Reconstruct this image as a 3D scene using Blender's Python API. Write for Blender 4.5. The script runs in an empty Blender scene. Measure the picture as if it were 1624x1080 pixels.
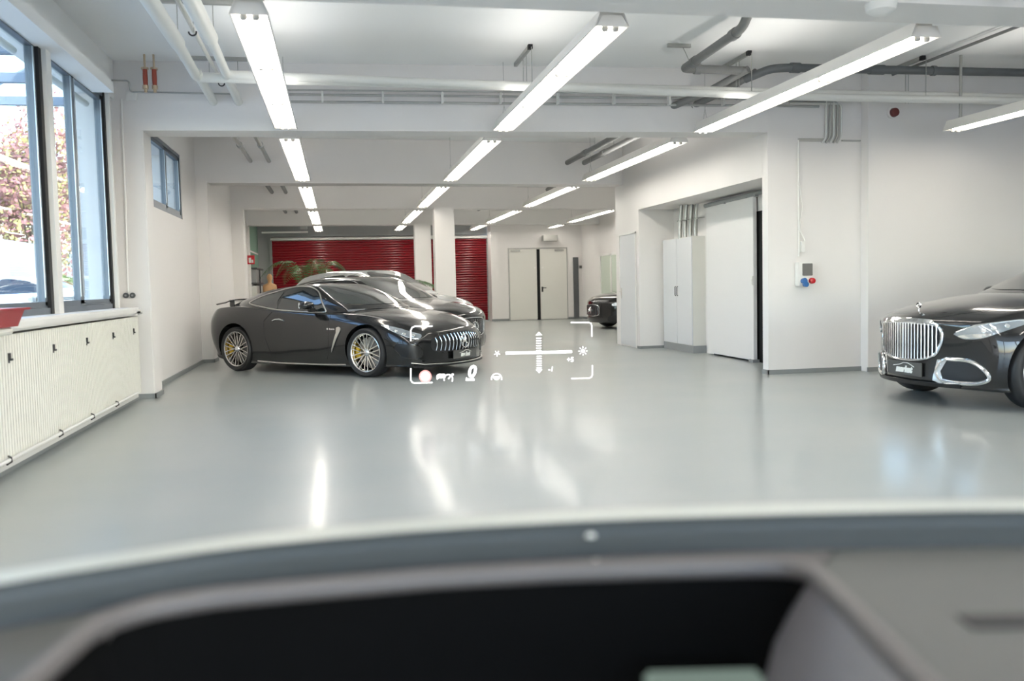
import bpy, bmesh, math, random
from mathutils import Vector, Matrix
from mathutils.bvhtree import BVHTree
from mathutils.geometry import delaunay_2d_cdt
random.seed(7)
PI = math.pi
SC = bpy.context.scene
COL = SC.collection

# ---------------------------------------------------------------- camera
YAW, PITCH, ROLL, EYE = math.radians(10.862), math.radians(3.585), math.radians(-1.274), 1.28
_f = Vector((math.sin(YAW)*math.cos(PITCH), math.cos(YAW)*math.cos(PITCH), -math.sin(PITCH)))
_r = Vector((math.cos(YAW), -math.sin(YAW), 0)); _u = _r.cross(_f)
_r2 = _r*math.cos(ROLL)+_u*math.sin(ROLL); _u2 = -_r*math.sin(ROLL)+_u*math.cos(ROLL)
cam_d = bpy.data.cameras.new('camera'); cam = bpy.data.objects.new('camera', cam_d); COL.objects.link(cam)
m = Matrix.Identity(4)
for i in range(3):
    m[i][0] = _r2[i]; m[i][1] = _u2[i]; m[i][2] = -_f[i]
m[2][3] = EYE
cam.matrix_world = m
DRIVER_VIEW = m.copy()                     # where the driver's eyes are; the head-up display is aimed at them
cam_d.sensor_width = 36; cam_d.lens = 36*1430/1624; cam_d.clip_start = .05; cam_d.clip_end = 300
cam_d.dof.use_dof = True; cam_d.dof.focus_distance = 13.5; cam_d.dof.aperture_fstop = 2.0
SC.camera = cam

# ---------------------------------------------------------------- sky, sun, exposure
w = bpy.data.worlds.new('world'); SC.world = w; w.use_nodes = True
nt = w.node_tree; nt.nodes.clear()
sky = nt.nodes.new('ShaderNodeTexSky'); sky.sky_type = 'NISHITA'; sky.sun_disc = False
sky.sun_elevation = math.radians(42); sky.sun_rotation = math.radians(120); sky.air_density = 1.0; sky.dust_density = 1.2
bg = nt.nodes.new('ShaderNodeBackground'); bg.inputs['Strength'].default_value = 1.0
wo = nt.nodes.new('ShaderNodeOutputWorld')
nt.links.new(sky.outputs[0], bg.inputs[0]); nt.links.new(bg.outputs[0], wo.inputs[0])
sd = bpy.data.lights.new('sun', 'SUN'); sd.energy = 4.5; sd.angle = .01; sd.color = (1, .95, .87)
sun = bpy.data.objects.new('sun', sd); COL.objects.link(sun)
sun.rotation_euler = (Vector((.62, -.55, .72))).to_track_quat('Z', 'Y').to_euler()
sun.location = (10, -10, 20)
SC.view_settings.view_transform = 'Standard'; SC.view_settings.look = 'None'
SC.view_settings.gamma = 1; SC.view_settings.use_curve_mapping = False
SC.view_settings.exposure = 0.62
TUBE_STRENGTH = 12.5

# ---------------------------------------------------------------- materials
def mat(name, col, rough=.5, metal=0, spec=.5, coat=0, coat_rough=.03, emit=None, es=0, bump=None, noise=None, trans=0):
    mt = bpy.data.materials.new(name); mt.use_nodes = True
    n = mt.node_tree; b = n.nodes['Principled BSDF']
    b.inputs['Base Color'].default_value = (*col, 1); b.inputs['Roughness'].default_value = rough
    b.inputs['Metallic'].default_value = metal; b.inputs['Specular IOR Level'].default_value = spec
    b.inputs['Coat Weight'].default_value = coat; b.inputs['Coat Roughness'].default_value = coat_rough
    b.inputs['Transmission Weight'].default_value = trans
    if emit: b.inputs['Emission Color'].default_value = (*emit, 1); b.inputs['Emission Strength'].default_value = es
    tc = None
    if bump or noise:
        tc = n.nodes.new('ShaderNodeTexCoord')
    if noise:                                   # (scale, amount): gentle mottling of the material's own colour
        nz = n.nodes.new('ShaderNodeTexNoise'); nz.inputs['Scale'].default_value = noise[0]; nz.inputs['Detail'].default_value = 4
        n.links.new(tc.outputs['Object'], nz.inputs['Vector'])
        mr = n.nodes.new('ShaderNodeMapRange'); mr.inputs['To Min'].default_value = 1-noise[1]; mr.inputs['To Max'].default_value = 1+noise[1]
        n.links.new(nz.outputs['Fac'], mr.inputs['Value'])
        vm = n.nodes.new('ShaderNodeVectorMath'); vm.operation = 'SCALE'; vm.inputs[0].default_value = col
        n.links.new(mr.outputs[0], vm.inputs['Scale']); n.links.new(vm.outputs[0], b.inputs['Base Color'])
    if bump:                                    # (scale, strength, distance)
        nz = n.nodes.new('ShaderNodeTexNoise'); nz.inputs['Scale'].default_value = bump[0]; nz.inputs['Detail'].default_value = 3
        n.links.new(tc.outputs['Object'], nz.inputs['Vector'])
        bp = n.nodes.new('ShaderNodeBump'); bp.inputs['Strength'].default_value = bump[1]; bp.inputs['Distance'].default_value = bump[2]
        n.links.new(nz.outputs['Fac'], bp.inputs['Height']); n.links.new(bp.outputs[0], b.inputs['Normal'])
    return mt

M = {}
M['wall'] = mat('white_wall_paint', (.80, .775, .755), .75, bump=(60, .08, .004), noise=(.6, .02))
M['ceil'] = mat('white_ceiling_paint', (.86, .86, .85), .8, bump=(40, .08, .004), noise=(.4, .02))
M['base'] = mat('grey_baseboard_paint', (.25, .265, .265), .35)
M['trimwhite'] = mat('white_enamel', (.82, .81, .78), .4)
M['cream'] = mat('cream_enamel', (.76, .745, .68), .4)
M['doorwhite'] = mat('off_white_door_paint', (.74, .73, .68), .4)
M['doorgrey'] = mat('pale_grey_door_paint', (.72, .73, .74), .45)
M['sliding'] = mat('white_sliding_door_paint', (.82, .81, .80), .35)
M['lampwhite'] = mat('white_lamp_enamel', (.86, .83, .78), .45)
M['socket'] = mat('grey_lamp_socket', (.42, .41, .38), .5)
M['tube'] = mat('glowing_tube', (1, 1, 1), .3, emit=(1, .965, .90), es=TUBE_STRENGTH)
M['added_up'] = mat('added_ceiling_uplight', (1, 1, 1), .5, emit=(1, .97, .92), es=5.8)  # added glow on the lamp tops, only there to brighten the ceiling
M['alu'] = mat('blue_grey_aluminium', (.15, .175, .205), .4, metal=.3)
M['alulight'] = mat('pale_aluminium', (.55, .6, .65), .3, metal=.6)
M['rubber'] = mat('black_rubber', (.012, .012, .013), .6)
M['pipewhite'] = mat('white_pipe_paint', (.72, .72, .68), .4)
M['pipegrey'] = mat('grey_cast_pipe', (.20, .20, .195), .5, noise=(6, .15))
M['pipedark'] = mat('dark_grey_pipe', (.11, .12, .125), .5, noise=(6, .15))
M['galv'] = mat('galvanised_steel', (.45, .45, .43), .35, metal=.8, noise=(20, .1))
M['brass'] = mat('worn_brass', (.62, .50, .36), .3, metal=.8)
M['valvered'] = mat('red_valve_wrap', (.38, .07, .04), .45)
M['darkmetal'] = mat('dark_metal', (.05, .05, .05), .4, metal=.5)
M['chrome'] = mat('chrome', (.86, .87, .88), .06, metal=1)
M['satin'] = mat('satin_silver', (.66, .65, .62), .28, metal=1)
M['paint'] = mat('black_car_paint', (.010, .010, .0105), .2, spec=.3, coat=1, coat_rough=.015)
M['silverpaint'] = mat('silver_car_paint', (.55, .57, .58), .3, metal=.6, coat=1)
M['whitepaint'] = mat('white_car_paint', (.75, .76, .77), .3, coat=1)
M['glassdark'] = mat('dark_car_glass', (.012, .02, .02), .02, spec=.9, coat=1, coat_rough=.01)
M['plasticblack'] = mat('black_plastic', (.012, .012, .013), .35)
M['tyre'] = mat('tyre_rubber', (.022, .022, .023), .55, bump=(80, .2, .003))
M['rim'] = mat('machined_alloy', (.62, .60, .57), .25, metal=1)
M['rimbright'] = mat('bright_alloy', (.85, .84, .8), .2, metal=1)
M['disc'] = mat('brake_disc_steel', (.30, .29, .28), .35, metal=.9)
M['caliper'] = mat('yellow_caliper', (.80, .50, .03), .35)
M['lens'] = mat('headlight_glass', (.45, .5, .55), .05, metal=.7, coat=1)
M['lensbright'] = mat('bright_headlight_reflector', (.9, .92, .93), .08, metal=.9)
M['plate'] = mat('dark_number_plate', (.09, .09, .085), .35)
M['platetext'] = mat('white_plate_print', (.85, .86, .82), .4)
M['red'] = mat('red_shutter_paint', (.21, .003, .009), .24, spec=.4, coat=.35, coat_rough=.08)
M['redplastic'] = mat('red_plastic', (.42, .03, .035), .35)
M['tail'] = mat('red_tail_light', (.55, .02, .03), .2)
M['blueplastic'] = mat('blue_plastic', (.02, .13, .38), .35)
M['greysign'] = mat('grey_lid_plastic', (.16, .155, .145), .3)
M['black'] = mat('black_gap', (.006, .006, .006), .8)
M['darkgrey'] = mat('dark_grey_panel', (.09, .095, .10), .5)
M['midgrey'] = mat('mid_grey_panel', (.30, .31, .31), .5)
M['greenglass'] = mat('green_tinted_glazing', (.32, .52, .40), .25)
M['paleglass'] = mat('pale_green_glazing', (.60, .68, .58), .2)
M['leaf'] = mat('palm_leaf', (.035, .10, .012), .45, noise=(5, .3))
M['bark'] = mat('bark', (.12, .085, .06), .8)
M['soil'] = mat('potting_soil', (.05, .035, .025), .9)
M['pot'] = mat('grey_planter', (.3, .3, .3), .5)
M['wood'] = mat('orange_wood', (.62, .36, .17), .45, noise=(8, .12))
M['dash'] = mat('grey_dashboard_leather', (.052, .060, .062), .42, bump=(300, .1, .001))
M['dashlip'] = mat('taupe_dashboard_lip', (.15, .135, .13), .5)
M['dashgrey'] = mat('mid_grey_dashboard_leather', (.10, .102, .095), .5)
M['dashside'] = mat('lavender_grey_plastic', (.19, .185, .205), .35)
M['dashblack'] = mat('matt_black_cowl_plastic', (.003, .003, .003), .9, spec=.1)
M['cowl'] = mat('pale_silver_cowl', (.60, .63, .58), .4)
M['frit'] = mat('dark_glass_edge', (.035, .042, .042), .35)
M['hud'] = mat('white_display_light', (0, 0, 0), .5, spec=0, emit=(1, 1, 1), es=1.6)
M['hudred'] = mat('red_display_light', (0, 0, 0), .5, spec=0, emit=(1, .42, .40), es=1.1)
M['screen'] = mat('dim_display_glass', (.01, .01, .01), .2, emit=(.32, .42, .36), es=.35)
M['asphalt'] = mat('asphalt', (.34, .34, .33), .85, noise=(3, .1))
M['render'] = mat('pale_blue_grey_render', (.30, .34, .40), .7)
M['pink'] = mat('pink_blossom', (.33, .15, .15), .7, noise=(2.5, .5))
M['yellowleaf'] = mat('yellow_green_leaves', (.50, .44, .17), .6, noise=(2.5, .35))
M['greenleaf'] = mat('green_leaves', (.10, .17, .04), .6, noise=(2.5, .35))
M['steelblue'] = mat('painted_steel_canopy', (.20, .25, .31), .5)

def glass_mat(name, tint=(1, 1, 1), refl=.08):
    mt = bpy.data.materials.new(name); mt.use_nodes = True; n = mt.node_tree; n.nodes.clear()
    t = n.nodes.new('ShaderNodeBsdfTransparent'); t.inputs[0].default_value = (*tint, 1)
    g = n.nodes.new('ShaderNodeBsdfGlossy'); g.inputs['Roughness'].default_value = .01
    fr = n.nodes.new('ShaderNodeFresnel'); fr.inputs['IOR'].default_value = 1.5
    ge = n.nodes.new('ShaderNodeNewGeometry'); mr = n.nodes.new('ShaderNodeMapRange')     # same reflectance from both faces of the pane
    mr.inputs['To Min'].default_value = 1.5; mr.inputs['To Max'].default_value = 1/1.5
    n.links.new(ge.outputs['Backfacing'], mr.inputs['Value']); n.links.new(mr.outputs[0], fr.inputs['IOR'])
    mx = n.nodes.new('ShaderNodeMixShader'); o = n.nodes.new('ShaderNodeOutputMaterial')
    n.links.new(fr.outputs[0], mx.inputs[0]); n.links.new(t.outputs[0], mx.inputs[1]); n.links.new(g.outputs[0], mx.inputs[2])
    n.links.new(mx.outputs[0], o.inputs[0])
    return mt
M['glass'] = glass_mat('window_glass', (.93, .97, .96))

def floor_mat():
    mt = mat('grey_epoxy_floor', (.42, .45, .435), .34, spec=.4, coat=.3, coat_rough=.12)
    n = mt.node_tree; b = n.nodes['Principled BSDF']
    tc = n.nodes.new('ShaderNodeTexCoord')
    n1 = n.nodes.new('ShaderNodeTexNoise'); n1.inputs['Scale'].default_value = .7; n1.inputs['Detail'].default_value = 5
    n.links.new(tc.outputs['Object'], n1.inputs['Vector'])
    cr = n.nodes.new('ShaderNodeValToRGB'); cr.color_ramp.elements[0].position = .3; cr.color_ramp.elements[1].position = .7
    cr.color_ramp.elements[0].color = (.33, .365, .362, 1); cr.color_ramp.elements[1].color = (.38, .40, .385, 1)
    n.links.new(n1.outputs['Fac'], cr.inputs[0]); n.links.new(cr.outputs[0], b.inputs['Base Color'])
    n2 = n.nodes.new('ShaderNodeTexNoise'); n2.inputs['Scale'].default_value = 14; n2.inputs['Detail'].default_value = 4
    n3 = n.nodes.new('ShaderNodeTexNoise'); n3.inputs['Scale'].default_value = 1.6
    n.links.new(tc.outputs['Object'], n2.inputs['Vector']); n.links.new(tc.outputs['Object'], n3.inputs['Vector'])
    b1 = n.nodes.new('ShaderNodeBump'); b1.inputs['Strength'].default_value = .22; b1.inputs['Distance'].default_value = .0035
    b2 = n.nodes.new('ShaderNodeBump'); b2.inputs['Strength'].default_value = .4; b2.inputs['Distance'].default_value = .006
    n.links.new(n2.outputs['Fac'], b1.inputs['Height']); n.links.new(n3.outputs['Fac'], b2.inputs['Height'])
    n.links.new(b1.outputs[0], b2.inputs['Normal']); n.links.new(b2.outputs[0], b.inputs['Normal']); n.links.new(b2.outputs[0], b.inputs['Coat Normal'])
    return mt
M['floor'] = floor_mat()

# ---------------------------------------------------------------- object helpers
def tag(o, label=None, cat=None, group=None, kind=None):
    if label: o['label'] = label
    if cat: o['category'] = cat
    if group: o['group'] = group
    if kind: o['kind'] = kind
    return o
def empty(name, loc=(0, 0, 0), rz=0, label=None, cat=None, group=None, kind=None):
    o = bpy.data.objects.new(name, None); COL.objects.link(o); o.location = loc; o.rotation_euler = (0, 0, rz)
    o.empty_display_size = .1
    return tag(o, label, cat, group, kind)
def link(name, me, m_, parent=None, smooth=False):
    if not isinstance(m_, (list, tuple)): m_ = [m_]
    for q in m_: me.materials.append(M[q] if isinstance(q, str) else q)
    o = bpy.data.objects.new(name, me); COL.objects.link(o)
    if parent: o.parent = parent
    if smooth:
        me.shade_smooth()
        me.set_sharp_from_angle(angle=math.radians(smooth if smooth is not True else 35))
    return o
class MB:
    """collects primitive shapes into one mesh"""
    def __init__(s): s.bm = bmesh.new()
    def box(s, a, b, mi=0):
        x0, y0, z0 = [min(p, q) for p, q in zip(a, b)]; x1, y1, z1 = [max(p, q) for p, q in zip(a, b)]
        v = [s.bm.verts.new(p) for p in ((x0, y0, z0), (x1, y0, z0), (x1, y1, z0), (x0, y1, z0), (x0, y0, z1), (x1, y0, z1), (x1, y1, z1), (x0, y1, z1))]
        for f in ((3, 2, 1, 0), (4, 5, 6, 7), (0, 1, 5, 4), (1, 2, 6, 5), (2, 3, 7, 6), (3, 0, 4, 7)):
            s.bm.faces.new([v[i] for i in f]).material_index = mi
        return s
    def prism(s, pts, axis, a, b, mi=0):
        """closed 2D outline extruded along axis (0 x: pts are (y,z); 1 y: (x,z); 2 z: (x,y))"""
        def P(p, t): return ((t, p[0], p[1]), (p[0], t, p[1]), (p[0], p[1], t))[axis]
        A = [s.bm.verts.new(P(p, a)) for p in pts]; B = [s.bm.verts.new(P(p, b)) for p in pts]
        n = len(pts)
        fs = [s.bm.faces.new(A), s.bm.faces.new(B[::-1])]
        for i in range(n): fs.append(s.bm.faces.new((A[i], B[i], B[(i+1) % n], A[(i+1) % n])))
        for f in fs: f.material_index = mi
        return s
    def tube(s, pts, r, n=10, mi=0, cap=True):
        pts = [Vector(p) for p in pts]; rings = []
        rr = r if isinstance(r, (list, tuple)) else [r]*len(pts)
        prev = None
        for i, p in enumerate(pts):
            d = (pts[min(i+1, len(pts)-1)]-pts[max(i-1, 0)])
            if d.length < 1e-9: d = Vector((0, 0, 1))
            d.normalize()
            if prev is None:
                a = Vector((0, 0, 1)) if abs(d.z) < .9 else Vector((1, 0, 0)); u = a.cross(d).normalized()
            else:
                u = (prev - d*prev.dot(d)).normalized()
            prev = u; v = d.cross(u)
            rings.append([s.bm.verts.new(p+(u*math.cos(2*PI*k/n)+v*math.sin(2*PI*k/n))*rr[i]) for k in range(n)])
        for A, B in zip(rings, rings[1:]):
            for k in range(n): s.bm.faces.new((A[k], A[(k+1) % n], B[(k+1) % n], B[k])).material_index = mi
        if cap:
            s.bm.faces.new(rings[0][::-1]).material_index = mi; s.bm.faces.new(rings[-1]).material_index = mi
        return s
    def lathe(s, prof, axis='z', c=(0, 0, 0), n=32, mi=0, close=False):
        """prof: (radius, height) pairs, spun about the axis through c"""
        rings = []
        for r, h in prof:
            ring = []
            for k in range(n):
                a = 2*PI*k/n; x, y = r*math.cos(a), r*math.sin(a)
                p = {'z': (x, y, h), 'y': (x, h, y), 'x': (h, x, y)}[axis]
                ring.append(s.bm.verts.new((p[0]+c[0], p[1]+c[1], p[2]+c[2])))
            rings.append(ring)
        pr = list(zip(rings, rings[1:]))
        if close: pr.append((rings[-1], rings[0]))
        for A, B in pr:
            for k in range(n): s.bm.faces.new((A[k], A[(k+1) % n], B[(k+1) % n], B[k])).material_index = mi
        return s
    def xf(s, mx):
        bmesh.ops.transform(s.bm, matrix=mx, verts=s.bm.verts); return s
    def build(s, name, m_, parent=None, smooth=False, bevel=0):
        bmesh.ops.remove_doubles(s.bm, verts=s.bm.verts, dist=1e-6)
        bmesh.ops.recalc_face_normals(s.bm, faces=s.bm.faces)
        if bevel:
            es = [e for e in s.bm.edges if len(e.link_faces) == 2 and e.calc_face_angle() > .6]
            bmesh.ops.bevel(s.bm, geom=es, offset=bevel, segments=2, affect='EDGES', clamp_overlap=True)
        me = bpy.data.meshes.new(name); s.bm.to_mesh(me); s.bm.free()
        return link(name, me, m_, parent, smooth)
def copy_tree(o, parent=None):
    c = o.copy(); COL.objects.link(c)
    if parent: c.parent = parent
    for ch in list(o.children): copy_tree(ch, c)
    return c
def arc(c, r, a0, a1, n, plane='xy', h=0):
    out = []
    for i in range(n+1):
        a = math.radians(a0+(a1-a0)*i/n); u, v = r*math.cos(a), r*math.sin(a)
        out.append({'xy': (c[0]+u, c[1]+v, c[2]), 'xz': (c[0]+u, c[1], c[2]+v), 'yz': (c[0], c[1]+u, c[2]+v)}[plane])
    return out
def rounded(pts, r, n=5):
    """polyline with its inner corners rounded"""
    pts = [Vector(p) for p in pts]; out = [pts[0]]
    for a, b, c in zip(pts, pts[1:], pts[2:]):
        d1 = (a-b).normalized(); d2 = (c-b).normalized(); p1 = b+d1*r; p2 = b+d2*r
        for i in range(n+1):
            t = i/n; out.append(p1*(1-t)**2+b*2*t*(1-t)+p2*t*t)
    out.append(pts[-1]); return out
def text_mesh(body, size, depth=.001, shear=0, bold=0):
    cu = bpy.data.curves.new('t', 'FONT'); cu.body = body; cu.size = size; cu.extrude = depth; cu.shear = shear; cu.offset = bold
    cu.align_x = 'CENTER'; cu.align_y = 'CENTER'; cu.resolution_u = 3
    o = bpy.data.objects.new('t', cu); COL.objects.link(o)
    dg = bpy.context.evaluated_depsgraph_get(); me = bpy.data.meshes.new_from_object(o.evaluated_get(dg))
    bpy.data.objects.remove(o); bpy.data.curves.remove(cu)
    return me
# ================================================================ THE ROOM
CEIL, BZ = 4.0, 3.19
def struct(name, mb, m_, smooth=False, parent=None, bevel=0):
    o = mb.build(name, m_, parent, smooth, bevel)
    if not parent: o['kind'] = 'structure'
    return o
struct('floor', MB().box((-2.9, -6.5, -.15), (14.5, 32.5, 0)), 'floor')
struct('ceiling', MB().box((-2.9, -6.5, CEIL), (14.5, 32.5, CEIL+.25)), 'ceil')
struct('wall_rear', MB().box((-2.9, -6.5, 0), (-1.6, -6.2, CEIL)).box((13.2, -6.5, 0), (14.5, -6.2, CEIL)).box((-1.6, -6.5, 3.5), (13.2, -6.2, CEIL)).box((3.6, -6.5, 0), (4.0, -6.2, 3.6)).box((8.6, -6.5, 0), (9.0, -6.2, 3.6)), 'wall')  # unseen openings added here so daylight brightens the floor and ceiling
struct('wall_right_end', MB().box((14.2, -6.2, 0), (14.5, 32.5, CEIL)), 'wall')
# left wall: window bays
W = MB()
W.box((-2.9, -6.2, 0), (-2.6, 4.2, CEIL))
W.box((-2.9, 4.2, 0), (-2.6, 11.0, 1.10)).box((-2.9, 4.2, 3.52), (-2.6, 11.0, CEIL))
W.box((-2.9, 11.0, 0), (-2.6, 11.46, CEIL))
W.box((-2.9, 11.9, 0), (-2.4, 12.55, CEIL)).box((-2.9, 12.55, 0), (-2.4, 15.3, 2.43)).box((-2.9, 12.55, 3.45), (-2.4, 15.3, CEIL)).box((-2.9, 15.3, 0), (-2.4, 22.3, CEIL))
W.box((-2.9, 22.3, 0), (-2.6, 32.0, CEIL))
struct('wall_left', W, 'wall')
# pillars on the left wall
for y0, y1, x1 in ((-.1, .35, -2.2), (5.85, 6.3, -2.35), (11.44, 11.9, -2.2), (16.75, 17.3, -2.2), (22.16, 22.6, -2.13), (27.9, 28.4, -2.55)):
    if y0 == 5.85: continue
    struct('wall_pillar', MB().box((-2.75, y0, 0), (x1, y1, BZ+.02)), 'wall', bevel=.012)
# beams across the hall (slightly out of square as in the old building)
def beam(xa, ya, xb, yb, t=.46, z=BZ):
    struct('ceiling_beam', MB().prism([(xa, ya), (xb, yb), (xb, yb+t), (xa, ya+t)], 2, z, CEIL+.02), 'wall')
beam(-2.8, .0, 14.3, .0); beam(-2.8, 5.82, 14.3, 5.82, .46)
beam(-2.8, 11.46, 5.61, 11.10); beam(-2.8, 16.82, 5.61, 17.22); beam(-2.8, 22.14, 8.7, 22.9); beam(-2.8, 27.9, 8.7, 28.85)
# right-hand block with door recess
R = MB()
R.box((5.6, 11.1, 0), (6.97, 11.26, CEIL))
R.box((6.95, 10.93, 0), (14.3, 11.26, CEIL))
R.box((5.6, 11.25, 2.62), (6.5, 16.3, CEIL))
R.box((5.6, 16.3, 0), (6.9, 17.72, CEIL))
R.box((6.3, 14.5, 0), (6.6, 16.3, 2.7)).box((6.3, 12.84, 2.35), (6.6, 14.5, 2.7)).box((6.3, 11.25, 0), (6.6, 12.2, 2.7)).box((6.3, 12.2, 2.3), (6.6, 12.9, 2.7))
R.box((6.45, 12.2, 0), (6.6, 14.5, 2.4))
struct('wall_right', R, 'wall')
struct('opening_shade_fill', MB().box((6.305, 12.2, 0), (6.44, 14.5, 2.34)), 'black')  # black block stands in for the shade in the opening behind the sliding door
# far right hall
struct('wall_far_right', MB().box((8.55, 17.7, 0), (8.8, 31.2, CEIL)).box((6.8, 17.6, 0), (8.8, 17.72, CEIL)), 'wall')
F = MB().box((5.52, 31.05, 0), (8.8, 31.35, CEIL)).box((5.27, 31.0, 0), (5.56, 31.7, CEIL))
F.box((-2.9, 31.9, 0), (5.4, 32.2, CEIL))
struct('wall_far', F, 'wall')
struct('trim_2', MB().box((-2.6, 31.75, 0), (-2.13, 31.89, CEIL)).box((-2.13, 31.75, 3.05), (5.27, 31.89, CEIL)), 'midgrey')
# baseboards
B = MB()
B.prism([(-2.42, 5), (-2.375, 5), (-2.375, 11.42), (-2.42, 11.42)], 2, 0, .05)
B.box((-2.6, 11.425, 0), (-2.185, 11.44, .06)).box((-2.2, 11.425, 0), (-2.185, 11.91, .06)).box((-2.4, 11.9, 0), (-2.375, 16.75, .06))
B.box((-2.4, 16.735, 0), (-2.185, 16.75, .06)).box((-2.2, 16.735, 0), (-2.185, 17.31, .06)).box((-2.4, 17.3, 0), (-2.385, 22.16, .06))
struct('baseboard_left', B, 'base')
B = MB()
B.box((5.585, 11.085, 0), (6.95, 11.1, .06)).box((6.935, 10.915, 0), (14.2, 10.93, .06)).box((5.585, 11.085, 0), (5.6, 11.26, .06))
B.box((5.6, 16.285, 0), (6.1, 16.3, .05)).box((5.585, 16.3, 0), (5.6, 16.46, .05))
B.box((5.5, 31.035, 0), (5.93, 31.05, .07)).box((8.0, 31.035, 0), (8.55, 31.05, .07)).box((8.535, 17.8, 0), (8.55, 31.05, .07)).box((5.26, 30.985, 0), (5.56, 31.0, .07))
struct('baseboard_right', B, 'base')
# free columns in the far bays
for y in (22.55, 28.3):
    struct('wall_column', MB().box((2.4, y-.22, 0), (2.9, y+.22, BZ+.02)), 'wall', bevel=.01)

# ---- window_1: big left window
def window(name, x, y0, y1, z0, z1, sashes, fw=.07):
    """aluminium window in a wall running along y; sashes: (ya, yb)"""
    e = empty(name, (x, (y0+y1)/2, z0), kind='structure')
    ox, oy, oz = e.location
    f = MB()
    f.box((x-.05-ox, y0-oy, 0), (x+.05-ox, y1-oy, .06)).box((x-.05-ox, y0-oy, z1-oz-.05), (x+.05-ox, y1-oy, z1-oz))
    f.box((x-.05-ox, y0-oy, 0), (x+.05-ox, y0-oy+.05, z1-oz)).box((x-.05-ox, y1-oy-.05, 0), (x+.05-ox, y1-oy, z1-oz))
    f.build('window_frame', 'alu', e)
    for ya, yb in sashes:
        s = MB()
        s.box((-.03, ya-oy, .08), (.035, ya-oy+fw, z1-oz-.04)).box((-.03, yb-oy-fw, .08), (.035, yb-oy, z1-oz-.04))
        s.box((-.03, ya-oy, .05), (.035, yb-oy, .115)).box((-.03, ya-oy, z1-oz-.10), (.035, yb-oy, z1-oz-.04))
        sa = s.build('window_sash', 'alu', e)
        g = MB(); g.box((.034, ya-oy+fw-.02, .15), (.042, ya-oy+fw, z1-oz-.1)).box((.034, yb-oy-fw, .15), (.042, yb-oy-fw+.02, z1-oz-.1))
        g.build('glazing_bead', 'alulight', e)
        MB().box((.0, ya-oy+fw, .11), (.008, yb-oy-fw, z1-oz-.1)).build('window_pane', 'glass', e)
    return e
w1 = window('window_1', -2.55, 4.2, 11.0, 1.10, 3.52, ((4.25, 6.3), (6.4, 8.60), (8.88, 9.72), (9.72, 10.87)), .065)
oy = w1.location.y
MB().box((-.03, 8.70-oy, .0), (.10, 8.84-oy, 2.42)).box((-.03, 10.93-oy, 0), (.10, 11.0-oy, 2.42)).build('white_post', 'trimwhite', w1)
MB().box((-.03, 8.62-oy, .0), (.06, 8.70-oy, 2.42)).box((-.03, 10.87-oy, 0), (.06, 10.93-oy, 2.42)).build('black_joint', 'rubber', w1)
MB().tube([(-.12, 4.3-oy, 2.28), (-.12, 8.55-oy, 2.28)], .035).tube([(-.12, 8.95-oy, 2.28), (-.12, 10.85-oy, 2.28)], .035).build('blind_roll', 'trimwhite', w1, smooth=True)
struct('trim_3', MB().box((-2.62, 4.2, 3.435), (-2.3, 10.5, 3.545)).box((-2.62, 4.2, 3.54), (-2.5, 11.44, CEIL)), 'ceil')
w2 = window('window_2', -2.46, 12.55, 15.3, 2.43, 3.45, ((12.6, 12.95), (12.95, 14.1), (14.1, 15.25)), .06)
struct('trim_4', MB().box((-2.6, 4.2, 1.02), (-2.27, 11.2, 1.105)).box((-2.6, 10.98, 1.02), (-2.25, 11.3, 1.06)), 'trimwhite', bevel=.02)

# radiator cladding under the window
rad = empty('radiator_cover', (-2.36, 8.9, 0), 0, 'long cream fluted radiator cover under the big window', 'radiator')
g = MB(); y = 4.3
pts = []
while y < 11.2:
    pts += [(-2.305, y), (-2.305, y+.028), (-2.317, y+.034), (-2.317, y+.048)]; y += .054
pts += [(-2.305, 11.2), (-2.45, 11.2), (-2.45, 4.3)]
g.prism(pts, 2, .10, 1.0); g.xf(Matrix.Translation((2.36, -8.9, 0))); g.build('fluted_panel', 'cream', rad)
MB().box((.0, -4.6, .05), (.02, 2.3, .12)).build('plinth', 'trimwhite', rad)
MB().tube([(.085, -4.5, .135), (.085, 2.0, .135)], .013).build('lower_rail', 'trimwhite', rad, smooth=True)
for yy in (5.9, 6.94, 7.96, 8.96, 9.96, 10.92):
    MB().box((.05, yy-8.9-.012, .83), (.068, yy-8.9+.012, .87)).box((.05, yy-8.9-.004, .815), (.075, yy-8.9+.03, .83)).box((.05, yy-8.9-.012, .80), (.062, yy-8.9+.0, .815)).build('clip', 'darkmetal', rad)
for yy in (5.6, 6.75, 7.94, 8.92, 9.87):
    MB().tube([(.06, yy-8.9+.06, .155), (.09, yy-8.9+.02, .15), (.10, yy-8.9, .125), (.085, yy-8.9-.05, .115)], .007, 6).build('clip', 'darkmetal', rad)
# right-hand fittings seen in the front bay
# red dispenser box on the sill
rb = empty('red_wall_box', (-2.2, 6.36, 1.07), 0, 'red open plastic tray on bracket at left end of the window sill', 'tray')
t = MB()
t.prism([(-.06, 0), (.07, 0), (.12, .12), (-.06, .12)], 1, -.4, .26); t.build('tray_box', 'redplastic', rb)
MB().box((-.07, -.41, .11), (.14, .32, .125)).build('rim', 'redplastic', rb, bevel=.005)
MB().tube([(.03, -.4, -.03), (.03, .2, -.03)], .028).build('bracket', 'cream', rb, smooth=True)
wv = empty('red_hand_valve', (-2.33, 6.66, 1.2), 0, 'red upright lever with pale green knob behind red tray', 'valve')
MB().lathe([(0, -.02), (.05, -.01), (.055, .03), (.05, .12), (.03, .15), (0, .155)], 'z', (-.02, -.06, 0), 16).build('knob', 'greenglass', wv, smooth=True)
MB().tube([(0, .02, 0), (.01, .07, .06), (.0, .06, .13), (-.01, .0, .16)], [.018, .026, .024, .006], 8).build('lever', 'redplastic', wv, smooth=True)

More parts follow.
